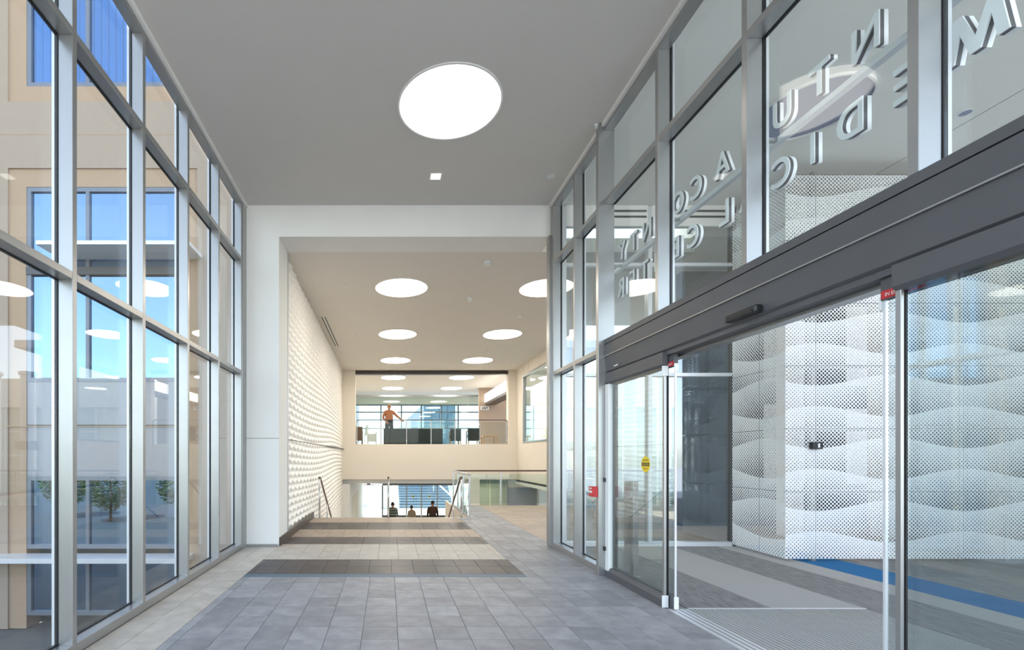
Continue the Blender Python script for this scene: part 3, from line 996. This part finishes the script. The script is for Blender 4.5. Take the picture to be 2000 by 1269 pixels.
# perforated screen wall
YS = 6.77
XS0 = 5.656
ps = empty('perforated_screen', (XS0, YS, 0.03), 'tall white perforated metal screen with wavy dot pattern on the blue-striped carpet', 'screen wall')
zb = [0.035]
z = 2.133 - 0.893 * 2 + 0.35
for zz in (0.99, 1.885, 2.78, 3.67, 4.565, 5.49):
    zb.append(zz)
xb = [XS0, XS0 + 0.43, XS0 + 2.53, XS0 + 4.63, XS0 + 6.7]
for i in range(len(xb) - 1):
    for j in range(len(zb) - 1):
        box('perforated_panel', xb[i] + .003, xb[i + 1] - .003, YS, YS + 0.004, zb[j] + .003, zb[j + 1] - .003, 'screenX', ps)
# side return, slightly splayed
for j in range(len(zb) - 1):
    for t0, t1 in ((0.0, 0.45), (0.46, 1.0)):
        y0, y1 = YS + 0.006 + t0 * (YV - 0.07 - YS), YS + 0.006 + t1 * (YV - 0.07 - YS)
        prism('perforated_panel', [(XS0 + .06 * t0 + .0, y0), (XS0 + .06 * t1, y1), (XS0 + .06 * t1 + .004, y1), (XS0 + .06 * t0 + .004, y0)],
              'Z', zb[j] + .003, zb[j + 1] - .003, 'screenY', ps)
for x in (XS0 + 0.43, XS0 + 2.53, XS0 + 3.2, XS0 + 4.63):
    box('screen_post', x - .03, x + .03, YS + 0.03, YS + 0.10, 0.0, 5.55, 'alu', ps)
for zz in zb[1:]:
    box('screen_rail', XS0 + .05, XS0 + 6.7, YS + 0.03, YS + 0.08, zz - 0.03, zz + 0.03, 'alu', ps)
cr = empty('card_reader', (6.04, 6.74, 1.60), 'small black card reader on the white perforated screen', 'card reader')
box('reader_body', 5.99, 6.13, 6.70, 6.768, 1.595, 1.695, 'black', cr, 0.006)
box('reader_window', 6.055, 6.085, 6.696, 6.702, 1.615, 1.675, 'soft_white', cr)
# added sky-blocking wall, then plant room wall and windows behind the screen
struct(box('sky_block_wall', 11.0, 11.3, YB, 6.7, -0.25, 5.65, 'wall_white'))  # added out of view, blocks sky light from the right
rb = struct(box('wall_service', 6.3, 15.0, 10.2, 10.4, 0.0, 5.66, 'interior_dark'))
for x0, x1, z0, z1 in ((8.05, 8.9, 0.9, 2.6), (8.05, 8.9, 3.1, 4.6), (9.8, 11.0, 0.9, 2.5), (9.8, 11.0, 3.0, 4.7)):
    box('window_panel', x0, x1, 10.17, 10.2, z0, z1, 'trim_white', rb)
for x in (7.6, 9.35):
    cyl('column', (x, 9.0, 2.8), 0.2, 5.6, 'trim_white', rb, 24)

# ------------------------------------------------------------------ railings of landing and gallery
def rail_post(x, y, z, h, par, mt='steel'):
    box('baluster', x - .02, x + .02, y - .02, y + .02, z, z + h, mt, par, 0.003)
    for dz in (0.16, h - 0.17):
        cyl('glass_clamp', (x, y, z + dz), 0.032, 0.05, 'steel', par, 16)


lr = empty('glass_railing', (1.98, 12.8, 0), 'steel and glass railing along the stair side of the landing', 'railing')
for y in (11.50, 12.45, 13.4, 14.34):
    rail_post(1.98, y, 0, 1.02, lr)
for a, b in ((11.55, 12.40), (12.50, 13.35), (13.45, 14.29)):
    box('glass_panel', 1.974, 1.986, a, b, 0.06, 0.95, 'glass_rail', lr)
tube('handrail', [(1.98, 11.46, 1.05), (1.98, 14.36, 1.05)], 0.025, 'steel', lr)
lr2 = empty('glass_railing', (5.0, 14.38, 0), 'long steel and glass railing across the back of the tan landing', 'railing')
px_ = [1.98 + 1.45 * k for k in range(1, 8)]
for x in px_:
    rail_post(x, 14.44, 0, 1.02, lr2)
xx = [2.0] + px_
for a, b in zip(xx[:-1], xx[1:]):
    box('glass_panel', a + .05, b - .05, 14.434, 14.446, 0.06, 0.95, 'glass_rail', lr2)
tube('handrail', [(2.02, 14.44, 1.05), (12.2, 14.44, 1.05)], 0.025, 'rail_brown', lr2)
ur = empty('glass_railing', (1.8, 20.45, ZU), 'steel and glass railing across the upper gallery opening', 'railing')
ux = [at(px, 0, 20.45).x for px in (697, 744, 794, 842, 889, 937, 990)]
for x in ux:
    rail_post(x, 20.45, ZU, 1.02, ur, 'alu')
for a, b in zip(ux[:-1], ux[1:]):
    box('glass_panel', a + .05, b - .05, 20.444, 20.456, ZU + 0.05, ZU + 0.95, 'glass_gallery', ur)
tube('handrail', [(ux[0], 20.45, ZU + .98), (ux[0] + .05, 20.45, ZU + 1.04), (ux[-1] - .05, 20.45, ZU + 1.04), (ux[-1], 20.45, ZU + .98)], 0.022, 'alu_dark', ur)

# ------------------------------------------------------------------ stair down to the lower hall
stair = struct(box('stairs', -1.80, 1.96, 11.62, 11.92, -0.45, -0.166, 'tile_tan'))
for k in range(1, 15):
    box('step', -1.80, 1.96, 11.62 + .3 * k, 11.62 + .3 * (k + 1), -0.166 * (k + 1) - 0.28, -0.166 * (k + 1), 'tile_tan', stair)
box('stringer', 1.962, 2.02, 11.62, 16.2, -2.6, -0.02, 'wall_cream', stair)
low = struct(box('floor', -1.93, 9.0, 11.62, 31.2, ZLOW - 0.3, ZLOW, 'tile_cream'))


def stair_rail(x, lab, side):
    t = empty('stair_handrail', (x, 11.6, 0), lab, 'handrail')
    sl = -0.166 / 0.3
    p0 = (x, 11.72, 0.97)
    p1 = (x, 15.9, 0.97 + sl * (15.9 - 11.72))
    tube('rail', [(x, 11.56, 0.97), p0, p1, (x, 16.2, p1[2])], 0.024, 'rail_brown', t)
    for y in (11.62, 13.1, 14.6, 16.0):
        zt = 0.97 + sl * max(0, y - 11.72)
        zb_ = -0.166 * math.floor((y - 11.62) / 0.3 + 1.0001) if y > 11.7 else 0.0
        tube('post', [(x, y, zb_), (x, y, zt)], 0.021, 'steel', t)
    return t


stair_rail(-1.66, 'brown-topped stair handrail against the wave wall', 1)
stair_rail(0.02, 'brown-topped handrail down the middle of the stair', 0)
stair_rail(1.80, 'brown-topped stair handrail beside the glass landing railing', -1)

# lower hall: walls, doors to the plaza
lw = struct(box('wall_lower', at(917, 0, YF).x - .02, at(937, 0, YF).x, YF, YF + 0.3, ZLOW, 0.5, 'wall_cream'))
box('wall_panel', at(937, 0, YF).x, 9.0, YF + 2.2, YF + 2.5, ZLOW, 0.5, 'wall_cream', lw)
w8 = empty('window_8', (4.5, YF, ZLOW), kind='structure')
for a, b in ((937, 958), (959, 990)):
    box('pane', at(a, 0, YF).x, at(b, 0, YF).x - .01, YF + .10, YF + .115, ZLOW, 0.48, 'glass_green', w8)
box('mullion', at(990, 0, YF).x, at(990, 0, YF).x + 0.06, YF + .05, YF + .15, ZLOW, 0.5, 'alu', w8)
box('door_panel', at(990, 0, YF).x + 0.06, at(1050, 0, YF).x, YF + .10, YF + .14, ZLOW, 0.15, 'spandrel', w8)
box('white_column', at(1050, 0, YF).x, at(1050, 0, YF).x + 0.7, YF - .2, YF + .3, ZLOW, 0.5, 'trim_white', w8)
struct(box('ceiling', -1.93, 9.0, YF + .36, 31.4, 0.30, 0.50, 'wall_white'))
wl2 = struct(box('wall_lower', -1.93, -1.62, YF + .1, 31.0, ZLOW, 0.30, 'wall_white'))
for k in range(3):
    box('door_slab', -1.62, -1.60, 22.0 + 1.6 * k, 23.0 + 1.6 * k, ZLOW, -0.4, 'wall_cream', wl2)
for i, (x, y) in enumerate(((4.6, 21.5), (1.2, 24.5))):
    t = empty('panel_light', (x, y, 0.30), 'square lit panel in the lower hall ceiling ' + ('beside the green glass', 'above the three people')[i], 'ceiling light')
    box('frame', x - .35, x + .35, y - .35, y + .35, 0.285, 0.299, 'trim_white', t)
    box('diffuser', x - .31, x + .31, y - .31, y + .31, 0.280, 0.285, 'lamp', t)
YD = 31.0
d2 = empty('door_2', (1.6, YD, ZLOW), kind='structure')
xd0, xd1 = at(747, 0, YD).x, at(912, 0, YD).x
box('door_header', xd0, xd1, YD, YD + .15, -0.42, 0.30, 'alu_dark', d2)
for px in (747, 794, 823, 854, 886):
    x = at(px, 0, YD).x
    box('stile', x - .04, x + .04, YD, YD + .08, ZLOW, -0.42, 'alu' if px != 747 else 'alu_dark', d2)
for a, b in ((747, 794), (794, 823), (823, 854), (854, 886), (886, 912)):
    xa, xb_ = at(a, 0, YD).x + .04, at(b, 0, YD).x - .04
    box('bottom_rail', xa, xb_, YD, YD + .06, ZLOW, ZLOW + 0.14, 'alu_dark', d2)
    box('pane', xa, xb_, YD + .03, YD + .04, ZLOW + .14, -0.42, 'glass_rail', d2)
box('pane', at(705, 0, YD).x, xd0 - .04, YD + .03, YD + .04, ZLOW + .06, 0.30, 'glass_rail', d2)
box('stile', at(705, 0, YD).x - .06, at(705, 0, YD).x, YD, YD + .08, ZLOW, 0.30, 'alu', d2)
for px in (807, 839):
    c = at(px, 969, YD)
    t = empty('door_sticker', (c.x, YD - .01, c.z), 'small round yellow sticker on the lower glass doors above the ' + ('tan-topped person' if px == 807 else 'brown-shirted person'), 'sticker', 'lower door stickers')
    cyl('sticker_face', (c.x, YD + .02, c.z), 0.075, 0.004, 'yellow', t, 24, None, 'Y')
    cyl('sticker_mark', (c.x, YD + .017, c.z), 0.045, 0.004, 'black', t, 24, None, 'Y')
t = empty('motion_sensor', (at(823, 0, YD).x, YD, -0.2), 'black sensor on the header of the lower plaza doors', 'sensor')
c = at(823, 940, YD)
box('housing', c.x - .13, c.x + .13, YD - .07, YD, c.z - .05, c.z + .05, 'black', t, 0.01)
box('sensor_window', c.x - .10, c.x + .10, YD - .075, YD - .07, c.z - .045, c.z - .02, 'gasket', t)

# ------------------------------------------------------------------ plaza behind the lower doors
os_ = empty('outdoor_stairs', (3.0, 37.0, ZLOW), 'wide outdoor flight of pale steps climbing beyond the lower doors', 'stairs')
for k in range(13):
    box('step', 0.9, 5.05, 36.5 + .42 * k, 36.5 + .42 * (k + 1) + (2.0 if k == 12 else 0), ZLOW + (0.0 if k == 0 else 0.17 * k - 0.02), ZLOW + 0.17 * (k + 1), 'step', os_)
hr = os_
tube('stair_rail', [(4.9, 36.2, ZLOW + 0.9), (2.6, 41.6, ZLOW + 3.2)], 0.07, 'soft_white', hr)
for t_ in (0.0, 0.5, 1.0):
    x, y, zt = 4.9 - 2.3 * t_, 36.2 + 5.4 * t_, ZLOW + 0.9 + 2.3 * t_
    tube('rail_post', [(x, y, ZLOW + max(0, (y - 36.5) / .42 * .17)), (x, y, zt)], 0.04, 'soft_white', hr)
pw = empty('plaza_wall', (-1.0, 38.0, ZLOW), 'low white wall with rounded end beside the outdoor steps', 'wall')
box('wall_body', -7.0, -1.6, 38.0, 38.5, ZLOW, ZLOW + 1.5, 'trim_white', pw)
box('wall_coping', -7.05, -1.55, 37.95, 38.55, ZLOW + 1.5, ZLOW + 1.58, 'soft_white', pw)
prism('wall_buttress', [(-0.6, ZLOW), (0.75, ZLOW), (0.70, ZLOW + .9), (0.35, ZLOW + 1.75), (-0.2, ZLOW + 2.0), (-0.6, ZLOW + 1.9)], 'Y', 36.2, 36.9, 'trim_white', pw)
for i, (x, mt, lab) in enumerate(((-3.9, 'pink', 'red car parked beyond the plaza wall'), (0.6, 'teal', 'teal car parked beyond the outdoor steps'))):
    cc = empty('car', (x, 66, ZLOW), lab, 'car')
    prism('body', [(x - 2.1, ZLOW + .3), (x + 2.1, ZLOW + .3), (x + 2.15, ZLOW + .8), (x + 1.3, ZLOW + .95), (x + .8, ZLOW + 1.45),
                   (x - .9, ZLOW + 1.45), (x - 1.5, ZLOW + .98), (x - 2.1, ZLOW + .9)], 'Y', 65.2, 66.9, mt, cc)
    prism('side_window', [(x + 1.1, ZLOW + .97), (x + .72, ZLOW + 1.38), (x - .82, ZLOW + 1.38), (x - 1.3, ZLOW + 1.0)], 'Y', 65.17, 65.2, 'black', cc)
    for dx in (-1.3, 1.3):
        cyl('wheel', (x + dx, 65.25, ZLOW + .32), .32, .22, 'black', cc, 24, None, 'Y')
# what stands beyond the upper windows
gt = empty('glass_tower', (6.6, 60, ZLOW), 'teal glass tower outside the upper room windows', 'building')
box('core', 4.55, 8.5, 60.2, 64, ZLOW, 8.3, 'trim_white', gt)
for i in range(4):
    for j in range(8):
        box('tower_pane', 4.5 + 1.02 * i + .03, 4.5 + 1.02 * (i + 1) - .03, 60.0, 60.1, -2.0 + 1.28 * j, -2.0 + 1.28 * (j + 1) - .06, 'tower_pane', gt)
wg = empty('white_gable', (3.0, 52, ZLOW), 'sloping white roof edge outside the upper room windows', 'building')
prism('gable_wall', [(at(800, 0, 52).x, ZLOW), (at(828, 0, 52).x, ZLOW), (at(828, 0, 52).x, at(0, 792, 52).z), (at(818, 0, 52).x, at(0, 798, 52).z),
                     (at(770, 0, 52).x, at(0, 848, 52).z), (at(770, 0, 52).x, ZLOW)], 'Y', 52, 53, 'trim_white', wg)
prism('roof_coping', [(at(828, 0, 52).x, at(0, 792, 52).z), (at(828, 0, 52).x, at(0, 788, 52).z), (at(766, 0, 52).x, at(0, 846, 52).z),
                      (at(770, 0, 52).x, at(0, 850, 52).z)], 'Y', 51.7, 53.2, 'soft_white', wg)

# ------------------------------------------------------------------ furniture of the upper room
def sofa(x0, x1, y, lab):
    t = empty('sofa', ((x0 + x1) / 2, y, ZU), lab, 'sofa', None)
    n = max(2, int((x1 - x0) / 0.8))
    box('back', x0 - .02, x1 + .02, y, y + 0.22, ZU + 0.01, ZU + 0.72, 'sofa', t, 0.03)
    box('base', x0, x1, y + 0.22, y + 0.9, ZU + 0.04, ZU + 0.32, 'sofa', t, 0.02)
    for k in range(n):
        a = x0 + (x1 - x0) * k / n
        box('seat_cushion', a + .01, a + (x1 - x0) / n - .01, y + 0.24, y + 0.88, ZU + .32, ZU + 0.45, 'sofa', t, 0.03)
    for xa in (x0, x1 - .16):
        box('armrest', xa, xa + .16, y + 0.22, y + .9, ZU + .32, ZU + .60, 'sofa', t, 0.03)
    for xa in (x0 + .08, x1 - .08):
        for ya in (y + .08, y + .82):
            cyl('leg', (xa, ya, ZU + .04), .025, .08, 'black', t, 12)


sofa(-0.16, 1.25, 21.3, 'dark teal sofa backing onto the gallery railing under the standing man')
sofa(1.30, 2.45, 21.3, 'dark teal sofa backing onto the gallery railing next to the armchairs')


def armchair(x0, x1, y, lab, mat, hb, legs='wood'):
    t = empty('armchair', ((x0 + x1) / 2, y, ZU), lab, 'chair')
    box('backrest', x0, x1, y, y + 0.10, ZU + 0.16, ZU + hb, mat, t, 0.02)
    box('seat', x0 + .02, x1 - .02, y + .10, y + .62, ZU + .32, ZU + .44, mat, t, 0.03)
    for xa in (x0 + .03, x1 - .03):
        box('armrest', xa - .03, xa + .03, y + .10, y + .58, ZU + .58, ZU + .62, legs, t, 0.01)
        for ya in (y + .03, y + .56):
            box('leg', xa - .02, xa + .02, ya - .02, ya + .02, ZU, ZU + .58, legs, t)


armchair(2.80, 3.28, 21.2, 'dark blue armchair with wooden arms beside the far sofa end', 'sofa', 0.70)
armchair(3.54, 4.08, 21.0, 'black square-backed armchair beside the wooden side table', 'black', 0.72)
armchair(-1.42, -1.10, 20.9, 'brown high-backed armchair by the gallery pier', 'wood_dark', 0.78, 'wood_dark')
armchair(-0.95, -0.50, 21.9, 'white low armchair behind the gallery railing', 'soft_white', 0.52, 'soft_white')
fl = empty('side_chair', (-1.0, 20.85, ZU), 'slender white curved chair back beside the brown armchair', 'chair')
prism('backrest', [(-1.02, ZU + .42), (-0.90, ZU + .42), (-0.84, ZU + .86), (-0.94, ZU + .84)], 'Y', 20.82, 20.87, 'soft_white', fl)
box('seat', -1.02, -0.86, 20.70, 20.86, ZU + .38, ZU + .42, 'soft_white', fl, 0.01)
for dx in (-1.0, -0.88):
    for dy in (20.72, 20.84):
        box('leg', dx - .015, dx + .015, dy - .015, dy + .015, ZU, ZU + .38, 'soft_white', fl)
tb = empty('side_table', (4.7, 22.2, ZU), 'light wooden side table against the beige upper wall', 'table')
box('tabletop', 4.40, 5.05, 21.9, 22.5, ZU + .38, ZU + .43, 'wood', tb, 0.005)
for xa in (4.43, 5.02):
    for ya in (21.93, 22.47):
        box('leg', xa - .025, xa + .025, ya - .025, ya + .025, ZU, ZU + .38, 'wood', tb)


# ------------------------------------------------------------------ people
def person(label, loc, rotz, h, shirt, legs, hair, arms, stripes=None, bald=False):
    """one continuous skinned figure; local frame faces -Y; sizes are fractions of the height"""
    V, E, R = [], [], []

    def add(p, r, par=None):
        V.append(Vector(p) * h)
        R.append(r * h)
        if par is not None:
            E.append((par, len(V) - 1))
        return len(V) - 1
    pel = add((0, 0, .53), .082)
    wa = add((0, -.003, .61), .074, pel)
    ch = add((0, -.003, .71), .088, wa)
    nb = add((0, 0, .805), .060, ch)
    nk = add((0, -.002, .845), .030, nb)
    add((0, -.006, .895), .031, nk)
    hands, arm_segs = [], []
    for s in (-1, 1):
        pts = arms[s]
        sh = add((s * .105, 0, .785), .044, nb)
        el = add(pts[0], .031, sh)
        wr_ = add(pts[1], .021, el)
        d = (Vector(pts[1]) - Vector(pts[0])).normalized()
        pm = add(Vector(pts[1]) + d * .035, .019, wr_)
        hands.append((V[wr_].copy(), V[pm].copy()))
        arm_segs += [(V[sh].copy(), V[el].copy()), (V[el].copy(), V[wr_].copy())]
        side = d.cross(Vector((0, 1, 0)))
        if side.length < .1:
            side = Vector((1, 0, 0))
        side.normalize()
        for q, (off, ln) in enumerate(((-.020, .040), (-.008, .048), (.006, .045), (.018, .036))):
            base = Vector(pts[1]) + d * .050 + side * off
            f1 = add(base, .0070, pm)
            add(base + d * ln * .9 + Vector((0, -.012, 0)), .0055, f1)
        th = add(Vector(pts[1]) + d * .028 + side * -.026 + Vector((0, -.012, 0)), .0075, pm)
        add(Vector(pts[1]) + d * .055 + side * -.034 + Vector((0, -.020, 0)), .006, th)
        hp = add((s * .052, 0, .50), .062, pel)
        kn = add((s * .060, -.012, .285), .042, hp)
        an = add((s * .062, .012, .05), .026, kn)
        add((s * .068, -.085, .022), .022, an)
    me = bpy.data.meshes.new('body')
    me.from_pydata([tuple(v) for v in V], E, [])
    o = bpy.data.objects.new('tmp', me)
    COL.objects.link(o)
    sk = o.modifiers.new('skin', 'SKIN')
    sk.use_smooth_shade = True
    lay = me.skin_vertices[0].data
    for i, r in enumerate(R):
        lay[i].radius = (r, r)
    for i in (pel, wa, ch):
        lay[i].radius = (R[i] * 1.35, R[i] * .85)
    lay[pel].use_root = True
    ss = o.modifiers.new('sub', 'SUBSURF')
    ss.levels = 3
    ss.render_levels = 3
    dg = bpy.context.evaluated_depsgraph_get()
    bmz = bpy.data.meshes.new_from_object(o.evaluated_get(dg))
    bpy.data.objects.remove(o)
    # head, nose, brow and chin grow out of the neck in the same mesh
    bm = bmesh.new()
    bm.from_mesh(bmz)
    for cx_, cy_, cz_, rx, ry, rz in ((0, -.010, .926, .045, .056, .066), (0, -.030, .888, .030, .032, .026), (0, -.064, .916, .009, .013, .016),
                                      (0, -.055, .937, .030, .010, .006), (0, -.058, .893, .014, .007, .004)):
        r = bmesh.ops.create_uvsphere(bm, u_segments=24, v_segments=16, radius=1.0)
        for v in r['verts']:
            v.co = Vector((cx_ + v.co.x * rx, cy_ + v.co.y * ry, cz_ + v.co.z * rz)) * h
    bm.to_mesh(bmz)
    bm.free()
    bmz.materials.clear()
    names = ['skin', shirt, legs, 'black'] + ([stripes] if stripes else [])
    for n in names:
        bmz.materials.append(M[n])
    for p in bmz.polygons:
        c = p.center / h
        k = 1
        if c.z > .828:
            k = 0
        elif c.z < .572 and abs(c.x) < .13:
            k = 2
            if c.z < .035:
                k = 3
        elif .572 <= c.z < .588 and abs(c.x) < .12:
            k = 3
        elif stripes and int(c.z / .035) % 2 == 0:
            k = 4
        for sa, sb in arm_segs:
            ab = sb - sa
            q = max(0.0, min(1.0, (p.center - sa).dot(ab) / ab.length_squared))
            if (p.center - sa - ab * q).length < .040 * h and abs(c.x) > .085 and k in (2, 3) and c.z > .2:
                k = 4 if stripes and int(c.z / .035) % 2 == 0 else 1
        for wpt, ppt in hands:
            a = (p.center - wpt)
            ax = (ppt - wpt).normalized()
            if a.dot(ax) > -0.005 * h and a.length < .12 * h and (a - ax * a.dot(ax)).length < .036 * h:
                k = 0
        p.material_index = k
        p.use_smooth = True
    t = empty('person', loc, label, 'person')
    t.rotation_euler = (0, 0, rotz)
    b = bpy.data.objects.new('body', bmz)
    COL.objects.link(b)
    b.parent = t
    bm = bmesh.new()
    bmesh.ops.create_uvsphere(bm, u_segments=20, v_segments=12, radius=1)
    for v in bm.verts:
        v.co = Vector((v.co.x * .049, v.co.y * .059 - .006, v.co.z * .066 + .930)) * h
    lim = 0.972 if bald else 0.905
    kill = [f for f in bm.faces if f.calc_center_median().z < lim * h or (f.calc_center_median().y < -.028 * h and f.calc_center_median().z < .945 * h)]
    bmesh.ops.delete(bm, geom=kill, context='FACES')
    hm = bm_mesh(bm, hair, True)
    ho = bpy.data.objects.new('hair', hm)
    COL.objects.link(ho)
    ho.parent = t
    sol = ho.modifiers.new('thick', 'SOLIDIFY')
    sol.thickness = .008 * h
    for s in (-1, 1):
        bm = bmesh.new()
        bmesh.ops.create_uvsphere(bm, u_segments=8, v_segments=6, radius=.0050 * h)
        e = bpy.data.objects.new('eye', bm_mesh(bm, 'black', True))
        COL.objects.link(e)
        e.parent = t
        e.location = (s * .017 * h, -.0615 * h, .925 * h)
        bm = bmesh.new()
        bmesh.ops.create_uvsphere(bm, u_segments=8, v_segments=8, radius=1)
        for v in bm.verts:
            v.co = Vector((v.co.x * .008, v.co.y * .013, v.co.z * .019)) * h
        e = bpy.data.objects.new('ear', bm_mesh(bm, 'skin', True))
        COL.objects.link(e)
        e.parent = t
        e.location = (s * .046 * h, -.006 * h, .918 * h)
    return t


down = {-1: ((-.135, .01, .63), (-.125, -.03, .50)), 1: ((.135, .01, .63), (.125, -.03, .50))}
man = {-1: ((-.150, .03, .655), (-.085, -.05, .56)), 1: ((.185, -.02, .70), (.285, -.07, .61))}
c = at(760, 0, 20.95)
person('bald man in a salmon shirt standing at the upper gallery railing, one arm out', (c.x, 20.93, ZU), math.radians(12), 1.80,
       'salmon', 'trouser', 'skin', man, None, True)
for px, yy, hh, sh, st_, lab in ((767, 23.6, 1.72, 'green_shirt', 'stripe', 'person in a dark green striped jumper seen from behind at the foot of the stair'),
                                 (804, 24.0, 1.52, 'tan_shirt', None, 'shorter dark-haired person in a tan top walking towards the lower doors'),
                                 (845, 23.4, 1.82, 'brown_shirt', None, 'tall person in a dark brown shirt seen from behind near the stair handrail')):
    x = at(px, 0, yy).x
    person(lab, (x, yy, ZLOW), math.pi + (0.0 if px != 804 else 0.5), hh, sh, 'trouser', 'hair', down, st_)

# ------------------------------------------------------------------ office building seen through the left glass
YO = 11.0


def ox(px):
    return at(px, 0, YO).x


def oz(py):
    return at(0, py, YO).z


ob = empty('office_building', (-7.0, YO, ZLOW), 'tan stucco office building with slate-framed windows outside the left glass', 'building')
wx0, wx1 = ox(49), ox(360)
px0, px1 = ox(15), ox(385)
box('wall', -22, px0, YO, YO + 0.5, ZLOW, 14.5, 'stucco', ob)
box('wall', px1, -2.56, YO, YO + 0.5, ZLOW, 14.5, 'stucco', ob)
box('wall', px0, px1, YO, YO + 0.5, oz(328), oz(198), 'stucco', ob)
for z in (oz(262), oz(832) - 0.0):
    box('wall_joint', -22, -2.56, YO - .004, YO + .01, z - .012, z + .012, 'stucco_tan', ob)
for z0, z1 in ((oz(198), 14.5), (ZLOW, oz(328))):
    box('recess_panel', px0, wx0, YO + .04, YO + .5, z0, z1, 'stucco_tan', ob)
    box('recess_panel', wx1, px1, YO + .04, YO + .5, z0, z1, 'stucco_tan', ob)
box('recess_panel', wx0, wx1, YO + .04, YO + .5, oz(198), oz(166), 'stucco_tan', ob)
box('recess_panel', wx0, wx1, YO + .04, YO + .5, oz(363), oz(328), 'stucco_tan', ob)
box('spandrel', wx0, wx1, YO + .06, YO + .5, oz(930), oz(745), 'spandrel', ob)
box('spandrel_joint', wx0, wx1, YO + .052, YO + .07, oz(831), oz(829), 'gasket', ob)
box('back_wall', wx0, wx1, YO + 0.5, YO + 0.6, ZLOW, 14.5, 'interior_dark', ob)


def office_window(z0, z1, blinds=False):
    gm = 'glass_mirror_top' if blinds else 'glass_mirror'
    f = box('window', wx0, wx1, YO + .05, YO + .16, z0, z0 + .10, 'frame_blue', ob)
    box('frame_rail', wx0, wx1, YO + .05, YO + .16, z1 - .10, z1, 'frame_blue', f)
    for x in (wx0, wx1 - .10):
        box('frame_stile', x, x + .10, YO + .05, YO + .16, z0 + .10, z1 - .10, 'frame_blue', f)
    box('frame_stile', ox(168) - .04, ox(168) + .04, YO + .05, YO + .16, z0 + .10, z1 - .10, 'frame_blue', f)  # added upright, stands in for the dark reflected building edge
    box('pane', wx0 + .10, ox(168) - .04, YO + .10, YO + .11, z0 + .10, z1 - .10, gm, f)
    box('pane', ox(168) + .04, wx1 - .10, YO + .10, YO + .11, z0 + .10, z1 - .10, gm, f)
    if blinds:
        n = 20
        for k in range(n):
            a = wx0 + .12 + (wx1 - wx0 - .24) * k / n
            s = box('blind_slat', a, a + .13, YO + .20, YO + .204, z0 + .12, z1 - .12, 'blind', f)
            s.rotation_euler = (0, 0, math.radians(random.uniform(10, 50)))


office_window(oz(166), 13.4, True)
office_window(oz(745), oz(363))
office_window(oz(1072), oz(930))
office_window(ZLOW + 0.3, oz(1092))
box('sunshade', wx0 + .8, ox(395), YO - .75, YO + .05, oz(505), oz(498), 'alu_light', ob)
box('sunshade_beam', wx0, wx1, YO + .02, YO + .12, oz(535), oz(520), 'alu_dark', ob)
box('light_shelf', -16, wx1 + .2, YO - .55, YO + .05, oz(1090), oz(1081), 'alu_light', ob)

# ------------------------------------------------------------------ cream building, columns and tree beyond the vestibule
cb = empty('cream_building', (15, 25, ZLOW), 'cream building with pale green window bands beyond the landing railing', 'building')
box('wall', 9.0, 30, 25.4, 32, ZLOW, 5.55, 'ext_cream', cb)
box('fascia', 9.0, 30, 25.0, 25.4, 4.05, 5.55, 'ext_cream', cb)
for i in range(10):
    for z0, z1 in ((2.82, 4.0), (1.55, 2.75), (0.1, 1.48), (-1.4, 0.03)):
        box('window_pane', 10.5 + 1.6 * i + .05, 10.5 + 1.6 * (i + 1) - .05, 25.33, 25.38, z0, z1, 'pane_green', cb)
for i in range(11):
    box('window_mullion', 10.5 + 1.6 * i - .05, 10.5 + 1.6 * i + .05, 25.22, 25.40, -1.5, 4.05, 'trim_white', cb)
for z in (2.785, 1.515, 0.065):
    box('window_rail', 10.5, 26.5, 25.25, 25.40, z - .04, z + .04, 'trim_white', cb)
for i, px in enumerate((1229, 1297, 1345)):
    x = at(px, 0, 20.0).x
    t = empty('round_column', (x, 20.0, ZLOW), ('pale round column outside the glass behind the slim two-tone post', 'bright white round column outside the glass beside the sliding leaf',
                                               'white round column outside half hidden by the dotted reflection')[i], 'column')
    cyl('shaft', (x, 20.0, 1.2), 0.27, 7.4, 'trim_white', t, 32)
    cyl('capital', (x, 20.0, 4.95), 0.34, 0.12, 'trim_white', t, 32)
    cyl('base', (x, 20.0, ZLOW + .1), 0.34, 0.2, 'trim_white', t, 32)


def tree(x, y, z, hgt, rad, lab, grp=None, n=900):
    t = empty('tree', (x, y, z), lab, 'tree', grp)
    tube('trunk', [(x, y, z), (x + .05, y, z + hgt * .35), (x, y + .05, z + hgt * .7)], [.09, .07, .03], 'bark', t, 8)
    bm = bmesh.new()
    rr = random.Random(int(abs(x * 31 + y * 17)))
    for k in range(n):
        a, b = rr.uniform(0, 2 * math.pi), math.acos(rr.uniform(-1, 1))
        q = rad * rr.uniform(.35, 1.0) ** .5
        p = Vector((q * math.sin(b) * math.cos(a), q * math.sin(b) * math.sin(a), hgt * .62 + q * 1.25 * math.cos(b)))
        s = rr.uniform(.05, .11) * (rad / 0.9) ** .5
        rot = Matrix.Rotation(rr.uniform(0, 6.28), 3, 'Z') @ Matrix.Rotation(rr.uniform(-1, 1), 3, 'X')
        vs = [bm.verts.new(p + rot @ Vector(c) * s) for c in ((-1, 0, 0), (0, -.5, 0), (1, 0, .1), (0, .5, 0))]
        bm.faces.new(vs)
    me = bpy.data.meshes.new('leaves')
    bm.to_mesh(me)
    bm.free()
    me.materials.append(M['leaf'])
    o = link('foliage', me, None, (x, y, z), t)
    return t


c = at(1338, 0, 17.0)
tree(c.x, 17.0, ZLOW, 4.6, 0.75, 'small leafy green tree behind the landing railing outside')
for i, (x, y) in enumerate(((-9.5, -6.5), (-13.0, -8.0), (-17.0, -7.0), (-21.0, -9.0))):
    tree(x, y, ZLOW, 4.2, 1.6, 'leafy tree mirrored in the low office window', 'mirrored trees', 4200)
